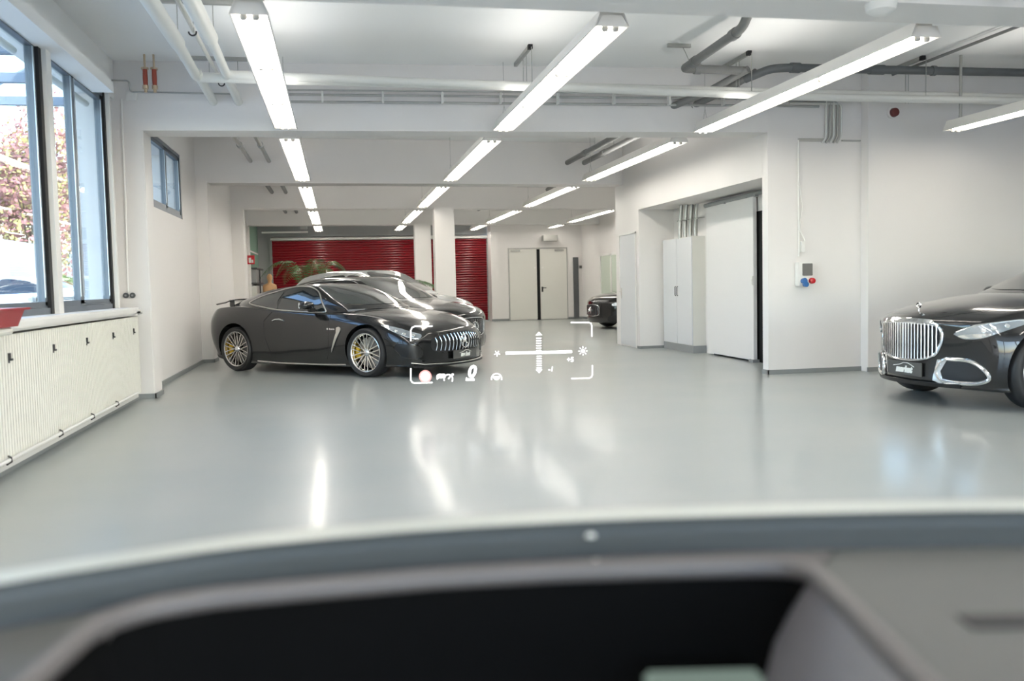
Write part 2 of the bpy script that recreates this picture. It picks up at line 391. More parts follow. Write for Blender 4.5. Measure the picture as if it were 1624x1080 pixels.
# sockets and conduit on the first pillar
for xx, lb in ((-2.475, 'left of two round dark sockets on the pillar beside window'), (-2.40, 'right of two round dark sockets on the pillar beside window')):
    s = empty('wall_socket', (xx, 11.44, 1.245), 0, lb, 'socket', 'dark sockets beside the window')
    MB().lathe([(0, 0), (.034, 0), (.034, -.03), (.03, -.036), (0, -.036)], 'y', (0, 0, 0), 8).build('cover', 'darkgrey', s, bevel=.004)
    MB().lathe([(0, -.036), (.012, -.036), (.012, -.042), (0, -.042)], 'y', (0, 0, 0), 10).build('hinge', 'midgrey', s)
c = MB().tube([(-2.42, 11.425, 3.55), (-2.43, 11.425, 2.4), (-2.45, 11.425, 1.28)], .012, 8).build('cable_conduit', 'trimwhite', smooth=True)
tag(c, 'thin white vertical conduit down the pillar to two dark sockets', 'conduit')
c = MB().box((-2.36, 11.38, 3.53), (-2.24, 11.44, 3.63)).build('junction_box', 'trimwhite', bevel=.008)
tag(c, 'small white junction box high on pillar beside window', 'junction box')
c = MB().tube(rounded([(-2.49, 11.3, 3.74), (-2.3, 11.3, 3.74), (-2.3, 11.35, 3.62), (-1.1, 11.36, 3.62)], .04), .01, 8).build('cable_conduit', 'galv', smooth=True)
tag(c, 'thin grey conduit along beam top at upper left above junction box', 'conduit')

# red wrapped valves hanging by the first beam
for xx, lb in ((-2.085, 'left of two red wrapped valves hanging from ceiling at first beam'), (-1.985, 'right of two red wrapped valves hanging from ceiling at first beam')):
    v = empty('hanging_valve', (xx, 11.12, CEIL), 0, lb, 'valve', 'red wrapped valves at the first beam')
    MB().lathe([(.012, 0), (.012, -.16)], 'z', n=8).lathe([(0, -.15), (.042, -.15), (.042, -.17), (0, -.17)], 'z', n=16).build('rod', 'brass', v, smooth=True)
    MB().lathe([(0, -.17), (.026, -.17), (.028, -.28), (.024, -.36), (0, -.36)], 'z', n=14).build('red_sleeve', 'valvered', v, smooth=True)
    MB().lathe([(0, -.35), (.033, -.35), (.033, -.39), (.018, -.395), (.018, -.43), (0, -.43)], 'z', n=14).build('brass_end', 'brass', v, smooth=True)

# ---------------------------------------------------------------- pipes
def pipe(pts, r, m_, label, rad=0, cat='pipe', group=None, n=14, fit=None, name='ceiling_pipe'):
    if rad: pts = rounded(pts, rad)
    o = MB().tube(pts, r, n).build(name, m_, smooth=True); tag(o, label, cat, group)
    for i, (a, b, rr) in enumerate(fit or ()):
        MB().tube([a, b], rr, n).build('pipe_collar', m_, o, smooth=True)
    return o
pipe([(-1.38, 1, 3.60), (-1.38, 8.95, 3.58)], .068, 'pipewhite', 'thick white lagged ceiling pipe nearest the window, front length')
pipe([(-1.06, 1, 3.60), (-1.06, 8.75, 3.58)], .068, 'pipewhite', 'thick white lagged ceiling pipe beside first lamp, front length')
pipe([(-1.38, 8.9, 3.58), (-1.40, 10.25, 3.56), (5.5, 10.25, 3.515), (14.2, 10.25, 3.50)], .052, 'pipewhite', 'upper long white pipe crossing the hall in front of first beam', .09)
pipe([(-1.06, 8.7, 3.58), (-1.07, 10.05, 3.55), (5.5, 10.12, 3.445), (14.2, 10.12, 3.44)], .045, 'pipewhite', 'lower long white pipe crossing the hall in front of first beam', .09)
pipe([(-1.38, 10.1, 3.58), (-1.38, 11.5, 3.53)], .05, 'pipewhite', 'short white pipe entering first beam, nearer the window')
pipe([(-1.09, 10.1, 3.58), (-1.09, 11.5, 3.53)], .05, 'pipewhite', 'short white pipe entering first beam, nearer the lamp')
pipe([(-1.24, 1, 3.80), (-1.26, 10.95, 3.74)], .022, 'pipewhite', 'thin white pipe running between the two thick lagged pipes')
for yy, lb in ((9.0, 'nearer'), (11.15, 'farther')):
    h = empty('pipe_hanger', (-1.3, yy, CEIL), 0, lb+' grey strut holding the white pipes at upper left', 'hanger', 'struts over the white pipes')
    MB().box((-.32, -.02, -.045), (.45, .02, -.0)).build('strut', 'galv', h)
    for xx in (-.08, .06, .24):
        MB().tube([(xx, 0, -.04), (xx, 0, -.30)], .005, 6).build('rod', 'galv', h)
    MB().tube(arc((.05, 0, -.30), .035, 180, 370, 8, 'xz'), .008, 6).build('hook', 'darkmetal', h)
for i, (x, rr) in enumerate(((-1.45, .034), (-1.13, .034))):
    for k, (ya, yb, nm) in enumerate(((11.8, 17.0, 'second'), (17.2, 22.4, 'third'), (22.6, 28.1, 'fourth'))):
        pipe([(x, ya, 3.58), (x, yb, 3.58)], .034 if k == 0 else .045, 'pipegrey' if k else 'galv', ('window-side' if i == 0 else 'lamp-side')+' one of two grey pipes above first lamp row, '+nm+' bay', fit=[((x, ya+3.2, 3.58), (x, ya+3.35, 3.58), .05)])
for k, yy in enumerate((14.7, 20.0, 25.3)):
    h = empty('pipe_hanger', (-1.3, yy, CEIL), 0, ('second', 'third', 'fourth')[k]+' bay strut carrying two grey pipes left of lamps', 'hanger', 'struts over the grey pipes')
    MB().box((-.3, -.02, -.04), (.35, .02, 0)).build('strut', 'galv', h)
    for xx in (-.15, .17): MB().tube([(xx, 0, -.04), (xx, 0, -.39)], .006, 6).build('rod', 'galv', h)
# small conduits along the first beam
for z, r in ((3.67, .010), (3.615, .014), (3.53, .016)):
    cd_ = pipe([(-.6, 11.32, z), (5.55, 11.06, z-.005), (6.4 if z > 3.6 else 6.3, 11.04, z-.01)], r, 'galv', {3.67: 'topmost', 3.615: 'middle', 3.53: 'lowest'}[z]+' of three thin conduits clipped along first beam', n=8, cat='conduit', name='cable_conduit')
for k in range(9):
    xx = -.1+k*.72; yy = 11.36-(xx+2.8)*.0428
    c = MB().box((xx-.012, yy-.055, 3.51), (xx+.012, yy+.02, 3.64)).build('conduit_clip', 'pipewhite', cd_)
# conduit bundle turning down beside the right pillar
for k in range(5):
    xx = 6.42+k*.055
    pipe([(5.9, 11.075-.0, 3.66-k*.024), (xx, 11.07, 3.66-k*.024), (xx, 11.07, 3.12), (xx-.05, 11.09, 3.06)], .014, 'galv' if k % 2 else 'pipewhite', 'bent conduit number '+('one', 'two', 'three', 'four', 'five')[k]+' from left, turning down beside right pillar', .05, 'conduit', 'bundle of conduits beside the right pillar', n=8, name='cable_conduit')
for (a, b, lb) in (((6.03, 3.085), (6.40, 3.10), 'short horizontal grey trunking left of the conduit bundle'), ((6.66, 3.09), (6.93, 3.085), 'short horizontal grey trunking right of the conduit bundle')):
    c = MB().box((a[0], 11.075, a[1]-.012), (b[0], 11.10, b[1]+.012)).build('cable_trunking', 'galv'); tag(c, lb, 'trunking')
c = MB().tube([(6.03, 11.085, 3.09), (6.03, 11.085, 2.5), (6.035, 11.085, 1.56)], .012, 8).tube([(6.04, 11.08, 2.55), (6.075, 11.06, 2.2), (6.045, 11.08, 1.95)], .006, 6).build('wall_cable', 'trimwhite', smooth=True)
tag(c, 'white cable running down right wall to socket unit', 'cable')
c = MB().tube([(6.04, 11.08, 1.92), (6.10, 11.05, 1.78), (6.09, 11.06, 1.68)], .008, 6).box((6.05, 11.04, 1.62), (6.10, 11.09, 1.76)).build('hanging_plug', 'trimwhite'); tag(c, 'small white plug hanging on cable above socket unit', 'plug')
# socket unit
su = empty('power_socket_unit', (6.11, 11.1, 1.17), 0, 'white power unit with blue and red sockets on right wall', 'socket unit')
MB().box((-.13, -.10, 0), (.08, 0, .31)).build('housing', 'trimwhite', su, bevel=.01)
MB().box((-.075, -.115, .135), (.068, -.10, .295)).build('breaker_window', 'greysign', su, bevel=.004)
MB().lathe([(0, 0), (.036, 0), (.04, -.05), (0, -.055)], 'y', (-.065, -.10, .065), 18).build('blue_socket', 'blueplastic', su, smooth=True)
MB().lathe([(0, 0), (.033, 0), (.036, -.05), (0, -.055)], 'y', (-.04, -.098, .02), 18).build('blue_socket', 'blueplastic', su, smooth=True)
MB().lathe([(0, 0), (.040, 0), (.040, -.03), (.036, -.06), (0, -.065)], 'y', (.055, -.09, .065), 18).build('red_socket', 'tail', su, smooth=True)
# fire alarm sounder on the pilaster wall
fa = empty('fire_alarm_sounder', (7.30, 10.93, 3.43), 0, 'round dark red alarm sounder high on right wall', 'alarm')
MB().lathe([(0, 0), (.075, 0), (.075, -.03), (0, -.03)], 'y', (-.015, 0, 0), 24).build('base_plate', 'trimwhite', fa)
MB().lathe([(0, -.03), (.062, -.03), (.055, -.07), (0, -.08)], 'y', (0, 0, 0), 24).build('red_dome', mat('dark_red_plastic', (.13, .02, .02), .35), fa, smooth=True)
# dark pipes in the right front bay
pipe([(4.17, 8.62, 3.98), (4.17, 8.80, 3.86), (4.17, 8.95, 3.84), (4.15, 10.35, 3.80), (4.95, 10.38, 3.80)], .05, 'pipegrey', 'bent grey pipe with elbow between second and third lamp rows', .05, fit=[((4.16, 10.0, 3.808), (4.16, 10.1, 3.806), .062), ((4.17, 8.95, 3.842), (4.17, 9.05, 3.838), .062), ((4.28, 10.355, 3.80), (4.36, 10.357, 3.80), .06)])
pipe([(4.95, 10.3, 3.80), (4.62, 10.85, 3.62), (4.26, 11.25, 3.50)], .045, 'pipegrey', 'grey pipe stub sloping into first beam, left of two', .03, fit=[((4.30, 11.2, 3.515), (4.255, 11.26, 3.495), .062)])
pipe([(5.15, 10.5, 3.82), (4.9, 10.9, 3.66), (4.57, 11.22, 3.52)], .045, 'pipegrey', 'grey pipe stub sloping into first beam, right of two', .03, fit=[((4.61, 11.18, 3.535), (4.565, 11.235, 3.51), .062)])
pipe([(5.05, 10.6, 3.75), (5.25, 10.35, 3.82), (5.45, 10.3, 3.83), (9, 10.25, 3.83), (14.2, 10.25, 3.83)], .05, 'pipedark', 'long dark grey pipe across the right bay below the ceiling', .08, fit=[((5.5, 10.3, 3.83), (5.62, 10.3, 3.83), .062), ((6.55, 10.29, 3.83), (6.75, 10.29, 3.83), .06), ((7.4, 10.27, 3.83), (7.45, 10.27, 3.83), .062)])
for xx, lb in ((2.25, 'short dark strut with two rods near second lamp row'), (4.93, 'pale strut with rods over the grey pipe elbows'), (7.25, 'dark strut with rods over the long dark pipe')):
    h = empty('pipe_hanger', (xx, 10.6, CEIL), 0, lb, 'hanger')
    MB().box((-.02, -.35, -.045), (.02, .5, 0)).build('strut', 'galv', h)
    MB().box((-.025, -.39, -.05), (.025, -.33, .0)).build('end_cap', 'rubber', h)
    for dx, dy in ((-.02, .1), (.02, .1), (0, -.28)) : MB().tube([(dx, -.35+.2+dy, -.04), (dx, -.35+.2+dy, -.52)], .005, 6).build('rod', 'galv', h)
h = empty('pipe_hanger', (3.95, 10.02, CEIL), 0, 'short grey cross strut above pipe elbow, with one rod', 'hanger')
MB().box((-.13, -.02, -.04), (.15, .02, 0)).build('strut', 'galv', h); MB().tube([(.06, 0, -.04), (.15, .05, -.17)], .005, 6).build('rod', 'galv', h)
pipe([(7.30, 6.3, 3.93), (7.30, 11.0, 3.93)], .018, 'pipegrey', 'thin dark conduit on ceiling at upper right corner', cat='conduit', name='cable_conduit')
pipe([(7.36, 6.3, 3.95), (7.36, 11.0, 3.95)], .010, 'pipewhite', 'thin pale cable beside dark conduit at upper right', cat='cable', name='ceiling_cable')
# pipes further back
pipe([(4.45, 11.7, 3.6), (4.45, 17.1, 3.6)], .05, 'pipegrey', 'left one of two grey pipes above third lamp row, second bay', fit=[((4.45, 15.7, 3.6), (4.45, 15.9, 3.6), .06)])
pipe([(4.79, 11.7, 3.6), (4.79, 17.1, 3.6)], .05, 'pipegrey', 'right one of two grey pipes above third lamp row, second bay', fit=[((4.79, 15.7, 3.6), (4.79, 15.9, 3.6), .06)])
h = empty('pipe_hanger', (4.5, 15.2, CEIL), 0, 'grey cross strut over two grey pipes in second bay', 'hanger')
MB().box((-.45, -.02, -.04), (.35, .02, 0)).build('strut', 'galv', h)
for xx in (-.05, .29): MB().tube([(xx, 0, -.04), (xx, 0, -.36)], .005, 6).build('rod', 'galv', h)
pipe([(4.5, 21.3, 3.68), (4.35, 21.6, 3.68), (8.4, 21.7, 3.68)], .06, 'pipedark', 'dark grey pipe crossing third bay towards the right', .05, fit=[((5.3, 21.6, 3.68), (5.5, 21.6, 3.68), .08)])
pipe([(5.3, 20.3, 3.75), (5.25, 22.2, 3.62)], .05, 'pipegrey', 'short grey pipe entering third beam above lamp row')
pipe([(4.4, 24.8, 3.62), (4.4, 28.0, 3.62)], .05, 'pipedark', 'short dark pipe below ceiling in fourth bay')
# pipes at the rear ceiling void above the shutter
for k, (x, z, l) in enumerate(((-1.9, 3.55, 1.3), (-1.15, 3.4, .5), (.3, 3.5, .3))):
    c = MB().box((x, 30.9, z-.14), (x+l*.45, 31.2, z+.16)).build('air_duct_box', 'darkgrey' if k == 2 else 'galv'); tag(c, ('largest', 'middle', 'black')[k]+' box hanging above the red shutter', 'duct')
pipe([(-2.4, 31.0, 3.16), (-.9, 31.0, 3.16)], .03, 'trimwhite', 'short white rail above left end of red shutter', cat='rail', name='ceiling_rail')
# ================================================================ DOORS, SHUTTER, CABINET
struct('door_1', MB().box((5.585, 16.47, .03), (5.6, 17.42, 2.19)), 'doorgrey')
d1 = bpy.data.objects['door_1']
MB().box((5.575, 16.43, .0), (5.592, 16.47, 2.22)).box((5.575, 17.42, 0), (5.592, 17.46, 2.22)).box((5.575, 16.43, 2.19), (5.592, 17.46, 2.22)).build('door_frame', 'trimwhite', d1)
MB().tube([(5.585, 17.34, 1.08), (5.53, 17.34, 1.08), (5.53, 17.22, 1.08)], .009, 8).box((5.575, 17.32, .95), (5.586, 17.36, 1.15)).build('door_handle', 'satin', d1)
d2 = empty('door_2', (6.24, 13.66, 0), kind='structure')
MB().box((-.03, -.87, .03), (.03, .90, 2.52)).build('sliding_leaf', 'sliding', d2, bevel=.006)
MB().box((-.045, -.865, 1.18), (-.03, -.80, 1.32)).box((-.055, -.85, 1.2), (-.045, -.83, 1.27)).build('door_handle', 'trimwhite', d2)
MB().box((-.06, -.90, 0), (.05, -.76, .045)).build('floor_guide', 'midgrey', d2)
MB().tube([(-.03, -1.5, 2.56), (-.03, .93, 2.535)], .035, 10).box((-.06, -1.0, 2.50), (0, -.95, 2.56)).box((-.06, .1, 2.50), (0, .15, 2.56)).build('sliding_rail', 'midgrey', d2, smooth=30)
cab = empty('storage_cabinet', (6.2, 15.52, 0), 0, 'tall white two-door cabinet on grey plinth in the recess', 'cabinet')
MB().box((-.135, -.70, .13), (.10, .70, 2.04)).build('cabinet_body', 'doorwhite', cab)
MB().box((-.145, -.72, 0), (.10, .72, .13)).build('plinth', 'midgrey', cab)
for y0, y1, hy in ((-.695, -.005, .0), (.005, .695, 0)):
    d = MB().box((-.155, y0, .14), (-.136, y1, 2.03)).build('cabinet_door', 'doorgrey', cab, bevel=.003)
    yy = -.05 if y0 < 0 and y1 < .1 else .05
    MB().tube([(-.156, yy, 1.0), (-.175, yy, 1.01), (-.175, yy, 1.16), (-.156, yy, 1.17)], .007, 6).build('door_handle', 'darkmetal', d)
for k in range(6):
    x = 6.08+.065*k
    pipe([(x-.01, 15.4-k*.08, 2.02), (x-.005, 15.42-k*.08, 2.2), (x+.02, 15.4-k*.08, 2.63)], .032, 'galv', 'grey pipe rising from cabinet top, number '+('one', 'two', 'three', 'four', 'five', 'six')[k]+' from left', group='pipes above the cabinet', n=10)
c = MB().tube([(5.98, 15.3, 2.33), (6.26, 14.75, 2.36)], .010, 6).build('pipe_strap', 'galv'); tag(c, 'thin steel strap across the pipes above the cabinet', 'strap')

d3 = empty('door_3', (6.95, 31.05, 0), kind='structure')
for x0, x1, nm in ((-1.03, -.06, 'door_leaf'), (.06, 1.02, 'door_leaf')):
    l = MB().box((x0, -.05, .02), (x1, -.01, 2.48)).build('door_leaf', 'doorwhite', d3)
    MB().box((x0+.05 if x0 < 0 else x1-.42, -.09, 2.40), (x0+.38 if x0 < 0 else x1-.1, -.05, 2.46)).build('door_closer', 'galv', l)
MB().tube([(.13, -.05, 1.12), (.13, -.10, 1.12), (.26, -.10, 1.12)], .014, 6).box((.10, -.06, .98), (.16, -.05, 1.16)).build('door_handle', 'darkmetal', d3)
MB().box((-.16, -.06, 1.8), (-.10, -.05, 1.86)).box((.12, -.06, 1.8), (.18, -.05, 1.86)).build('small_plate', 'trimwhite', d3)
MB().box((-1.07, -.03, 0), (-1.03, 0, 2.53)).box((1.02, -.03, 0), (1.06, 0, 2.53)).box((-1.07, -.03, 2.49), (1.06, 0, 2.53)).build('door_frame', 'galv', d3)
MB().box((-.06, -.015, 0), (.06, -.005, 2.48)).build('door_gap', 'black', d3)
c = MB().box((8.22, 30.98, .02), (8.40, 31.05, 2.17)).build('door_4', 'darkgrey'); c['kind'] = 'structure'
c = MB().box((8.45, 31.0, 1.78), (8.53, 31.04, 1.88)).build('wall_plate', 'greysign'); tag(c, 'small grey plate on wall right of far dark door', 'plate')
c = MB().box((7.1, 30.75, 2.75), (7.6, 31.05, 2.95)).build('ventilation_unit', 'galv'); tag(c, 'grey ventilation unit above the far double doors', 'ventilation unit')
w3 = empty('window_3', (8.55, 27.4, .2), kind='structure')
MB().box((-.03, -2.3, 0), (0, 1.35, .08)).box((-.03, -2.3, 1.92), (0, 1.35, 2.0)).box((-.03, 1.27, 0), (0, 1.35, 2)).box((-.03, .1, 0), (0, .2, 2)).box((-.03, -1.1, 0), (0, -1.0, 2)).build('window_frame', 'trimwhite', w3)
for a, b in ((-2.3, -1.1), (-1.0, .1), (.2, 1.27)):
    MB().box((-.012, a, .08), (-.006, b, 1.92)).build('window_pane', 'paleglass', w3)

# red roller shutter
sh = empty('roller_shutter', (1.57, 31.7, 0), 0, 'wide dark red ribbed roller shutter closing the far end', 'shutter')
pts = []; z = 0.02
n = int(2.93/.085)
for k in range(n):
    pts += [(-.0, z), (-.028, z+.018), (-.034, z+.042), (-.028, z+.066), (0, z+.083)]; z += .085
pts += [(.03, z), (.03, .02)]
MB().prism([(p[0], p[1]) for p in pts], 0, -3.70, 3.70).build('slat_curtain', 'red', sh, smooth=50)
MB().box((-3.74, -.08, 2.93), (3.70, .04, 3.0)).build('top_rail', 'pipewhite', sh)
MB().box((-3.78, -.06, 0), (-3.70, .04, 2.95)).build('guide_rail', 'midgrey', sh)
MB().box((3.66, -.06, 0), (3.70, .04, 2.95)).build('guide_rail', 'midgrey', sh)

# far left corner: glazing, shelf, bust, exit sign
c = MB().box((-2.6, 28.5, 2.5), (-2.585, 31.6, 3.6)).box((-2.6, 28.5, 1.95), (-2.585, 31.6, 2.44)).build('window_4', 'greenglass'); c['kind'] = 'structure'
sf = empty('wall_rack', (-2.6, 29.9, 1.1), 0, 'dark wall rack with grey panels behind the wooden bust', 'rack')
MB().box((0, -1.2, -.3), (.2, 1.2, -.25)).box((0, -1.2, .35), (.2, 1.2, .40)).box((0, -1.2, .82), (.2, 1.2, .86)).box((0, -.05, -.3), (.2, 0, .86)).build('rack_frame', 'darkgrey', sf)
for a, b in ((-1.15, -.08), (.03, 1.15)):
    MB().box((.02, a, .4), (.16, b, .80)).build('panel', 'midgrey', sf); MB().box((.02, a, -.22), (.16, b, .30)).build('panel', 'pipewhite', sf)
es = empty('fire_point_sign', (-2.53, 27.9, 2.17), 0, 'small red and white fire sign on the fourth left pillar', 'sign')
MB().box((-.07, -.012, -.13), (.14, 0, .13)).build('sign_board', 'tail', es)
MB().box((-.03, -.016, -.09), (.04, -.012, .06)).box((.05, -.016, -.09), (.10, -.012, .0)).build('sign_symbol', 'trimwhite', es)

# wooden torso bust on a stand
bu = empty('wooden_bust', (-2.08, 29.3, 0), .3, 'orange wooden head-and-shoulders bust behind the coupe tail', 'bust')
b = MB()
def ring(z, rx, ry, oy=0): return [(rx*math.cos(2*PI*k/20), oy+ry*math.sin(2*PI*k/20), z) for k in range(20)]
prof = [(1.05, .16, .11, 0), (1.12, .20, .13, 0), (1.25, .215, .14, 0), (1.36, .215, .13, .005), (1.42, .20, .11, .01), (1.455, .12, .08, .01), (1.48, .062, .062, .01), (1.53, .055, .06, .005), (1.56, .06, .075, -.012), (1.60, .078, .095, -.015), (1.65, .084, .102, -.01), (1.70, .078, .10, 0), (1.74, .055, .075, .005), (1.765, .02, .03, .01)]
prev = None
for z, rx, ry, oy_ in prof:
    vs = [b.bm.verts.new(p) for p in ring(z, rx, ry, oy_)]
    if prev: [b.bm.faces.new((prev[k], prev[(k+1) % 20], vs[(k+1) % 20], vs[k])) for k in range(20)]
    else: b.bm.faces.new(vs[::-1])
    prev = vs
b.bm.faces.new(prev)
b.tube([(0, -.10, 1.66), (0, -.128, 1.61), (0, -.108, 1.60)], [.008, .016, .012], 8)      # nose
b.tube([(-.03, -.10, 1.572), (.03, -.10, 1.572)], .009, 6)
b.build('torso', 'wood', bu, smooth=60)
MB().lathe([(0, 0), (.16, 0), (.16, .02), (.02, .03), (.02, 1.06), (0, 1.06)], 'z', n=20).build('stand', 'darkmetal', bu)

# palms behind the cars
def palm(x, y, h, n, spread, label, seed, rise=.5):
    rnd = random.Random(seed)
    e = empty('potted_palm', (x, y, 0), 0, label, 'plant')
    MB().lathe([(0, 0), (.17, 0), (.24, .42), (.22, .42), (.2, .36), (0, .36)], 'z', n=24).build('planter', 'pot', e, smooth=40)
    st = MB()
    for k in range(3): st.tube([(rnd.uniform(-.05, .05), rnd.uniform(-.05, .05), .34), (rnd.uniform(-.1, .1), rnd.uniform(-.1, .1), h*.55)], [.025, .015], 8)
    st.build('stem', 'bark', e, smooth=True)
    for k in range(n):
        a = 2*PI*k/n+rnd.uniform(-.3, .3); L = spread*rnd.uniform(.75, 1.15); up = rise*rnd.uniform(.6, 1.3)
        f = MB(); P = []
        for i in range(15):
            t = i/14; P.append(Vector((math.cos(a)*L*t, math.sin(a)*L*t, h*.5+h*.5*min(1, t*2.2)*.6+up*math.sin(t*PI*.85)-.25*L*t*t)))
        f.tube(P, [.009*(1-i/16) for i in range(15)], 5)
        side = Vector((-math.sin(a), math.cos(a), 0))
        for i in range(2, 29):
            t = i/29; j = min(13, int(t*14)); q = P[j].lerp(P[j+1], t*14-j); d = (P[j+1]-P[j]).normalized()
            ln = .30*L**.5*math.sin(PI*min(1, t*.9+.12))+.03
            for s in (-1, 1):
                tip = q+side*s*ln*.8+d*ln*.45-Vector((0, 0, ln*.32)); wv_ = d*.013
                mid = q.lerp(tip, .5)+Vector((0, 0, ln*.06))
                v = [f.bm.verts.new(p) for p in (q, mid+wv_, tip, mid-wv_)]
                f.bm.faces.new(v)
        bmesh.ops.recalc_face_normals(f.bm, faces=f.bm.faces)
        me = bpy.data.meshes.new('frond'); f.bm.to_mesh(me); f.bm.free(); link('frond', me, 'leaf', e)
palm(-.75, 24.6, 1.95, 9, 1.3, 'tall feathery palm behind the coupe roof, left of two', 3, .45)
palm(1.75, 24.9, 1.55, 9, 1.15, 'lower feathery palm left of the free columns', 8, .35)

# ================================================================ CEILING LAMPS
def make_lamp():
    e = empty('ceiling_lamp', (0, 0, BZ))
    L = 4.6; hw = .135
    MB().prism([(-hw, 0), (-hw+.012, .0), (-.075, .085), (.075, .085), (hw-.012, 0), (hw, 0), (hw, .006), (.085, .125), (-.085, .125), (-hw, .006)], 1, 0, L).build('housing', 'lampwhite', e)
    MB().prism([(-hw+.01, .004), (-.075, .086), (.075, .086), (hw-.01, .004), (hw-.012, .001), (.07, .082), (-.07, .082), (-hw+.012, .001)], 1, .012, L-.012).build('reflector', 'lampwhite', e)
    for s in (0.0, L-.012):
        MB().prism([(-hw+.004, .002), (hw-.004, .002), (.08, .12), (-.08, .12)], 1, s, s+.012).build('end_plate', 'lampwhite', e)
    for k in range(3):
        for x in (-.042, .042):
            MB().tube([(x, .09+k*1.5, .022), (x, 1.52+k*1.5, .022)], .017, 8).build('tube', 'tube', e, smooth=True)
    for k in range(4):
        yy = .055 + k*1.495
        for x in (-.042, .042):
            MB().lathe([(0, -.022), (.020, -.020), (.026, -.005), (.021, .03), (0, .03)], 'z', (x, yy, .0), 12).box((x-.012, yy-.012, .02), (x+.012, yy+.012, .085)).build('tube_socket', 'socket', e, smooth=40)
    MB().box((-.06, .1, .1255), (.06, L-.8, .130)).build('added_uplight', 'added_up', e)  # added up-light strip for the ceiling, not part of the fixture
    for yy in (.15, L-.15):
        MB().tube([(-.03, yy, .12), (0, yy, .28), (0, yy, CEIL-BZ)], .003, 5).tube([(.03, yy, .12), (0, yy, .28)], .003, 5).build('chain', 'galv', e)
    return e
lamp0 = make_lamp(); first = True
rows = [(-.54, 'first lamp row from the window'), (2.09, 'second lamp row from the window'), (4.72, 'third lamp row from the window'), (8.12, 'rightmost lamp row')]
bays = [(1.05, 'over the car'), (6.62, 'nearest'), (11.98, 'second'), (17.6, 'third'), (23.1, 'fourth'), (28.55, 'farthest')]
for xi, (x, rl) in enumerate(rows):
    for bi, (y, bl) in enumerate(bays):
        if xi == 3 and bi == 2: continue
        l = lamp0 if first else copy_tree(lamp0); first = False
        yy = y + (-.47 if xi == 3 and bi == 1 else 0)+(.3 if bi >= 4 and xi >= 2 else 0)
        xx = x
        if xi == 3 and bi >= 3: xx = 7.35
        s = (.40 if xi == 3 else .56) if bi == 5 else 1
        zz = BZ
        if xi == 3 and bi == 1: xx, yy, zz = 7.72, 5.7, 3.09
        l.location = (xx, yy, zz); l.scale = (1, s, 1)
        tag(l, {'over the car': 'twin-tube lamp outside the frame above the driver, '+rl, 'nearest': 'white twin-tube ceiling lamp nearest the camera, '+rl, 'second': 'white twin-tube ceiling lamp just beyond first beam, '+rl,
                'third': 'white twin-tube ceiling lamp just beyond second beam, '+rl, 'fourth': 'white twin-tube ceiling lamp just beyond third beam, '+rl, 'farthest': 'white twin-tube ceiling lamp beyond fourth beam before shutter, '+rl}[bl], 'ceiling lamp', 'rows of suspended tube lamps')
# supply conduits that reach the near lamps
pipe([(2.12, 6.6, BZ+.13), (2.14, 6.3, 3.27), (2.16, 5.2, 3.30)], .012, 'trimwhite', 'thin white feed conduit of the second near lamp', cat='conduit', name='cable_conduit')
pipe([(4.78, 6.62, BZ+.10), (4.9, 6.35, 3.22), (5.2, 5.5, 3.24)], .014, 'trimwhite', 'thin white feed conduit of the third near lamp', cat='conduit', name='cable_conduit')
pipe([(-.45, 6.7, BZ+.12), (-.45, 6.7, CEIL)], .012, 'galv', 'grey rod above near end of the first near lamp', cat='rod', name='lamp_rod')
pipe([(7.72, 10.15, 3.21), (7.72, 10.15, CEIL)], .018, 'galv', 'thick grey rod above far end of the rightmost lamp', cat='rod', name='lamp_rod')
# ceiling dome at the top edge
c = MB().lathe([(0, 0), (.11, 0), (.10, -.05), (.05, -.08), (0, -.085)], 'z', (3.82, 5.86, BZ), 20).build('smoke_detector', 'trimwhite', smooth=True); tag(c, 'round white ceiling detector on the beam at top edge', 'detector')
# ================================================================ CARS
def interp(tab, x):
    """smooth interpolation through (x, value) pairs (monotone cubic)"""
    n = len(tab)
    if x <= tab[0][0]: return tab[0][1]
    if x >= tab[-1][0]: return tab[-1][1]
    i = 0
    while tab[i+1][0] < x: i += 1
    def slope(k):
        if k <= 0 or k >= n-1: return 0 if 0 else ((tab[min(k+1, n-1)][1]-tab[max(k-1, 0)][1])/(tab[min(k+1, n-1)][0]-tab[max(k-1, 0)][0]))
        a = (tab[k][1]-tab[k-1][1])/(tab[k][0]-tab[k-1][0]); b = (tab[k+1][1]-tab[k][1])/(tab[k+1][0]-tab[k][0])
        return 0 if a*b <= 0 else 2*a*b/(a+b)
    x0, y0 = tab[i]; x1, y1 = tab[i+1]; h = x1-x0; t = (x-x0)/h
    return y0*(1+2*t)*(1-t)**2+slope(i)*h*t*(1-t)**2+y1*t*t*(3-2*t)+slope(i+1)*h*t*t*(t-1)
def crom(P, per=5):
    out = []
    for i in range(len(P)-1):
        p0 = P[max(i-1, 0)]; p1 = P[i]; p2 = P[i+1]; p3 = P[min(i+2, len(P)-1)]
        for k in range(per):
            t = k/per
            out.append(tuple(.5*((2*p1[j])+(-p0[j]+p2[j])*t+(2*p0[j]-5*p1[j]+4*p2[j]-p3[j])*t*t+(-p0[j]+3*p1[j]-3*p2[j]+p3[j])*t**3) for j in (0, 1)))
    out.append(P[-1]); return out
def smooth01(t): t = max(0, min(1, t)); return t*t*(3-2*t)
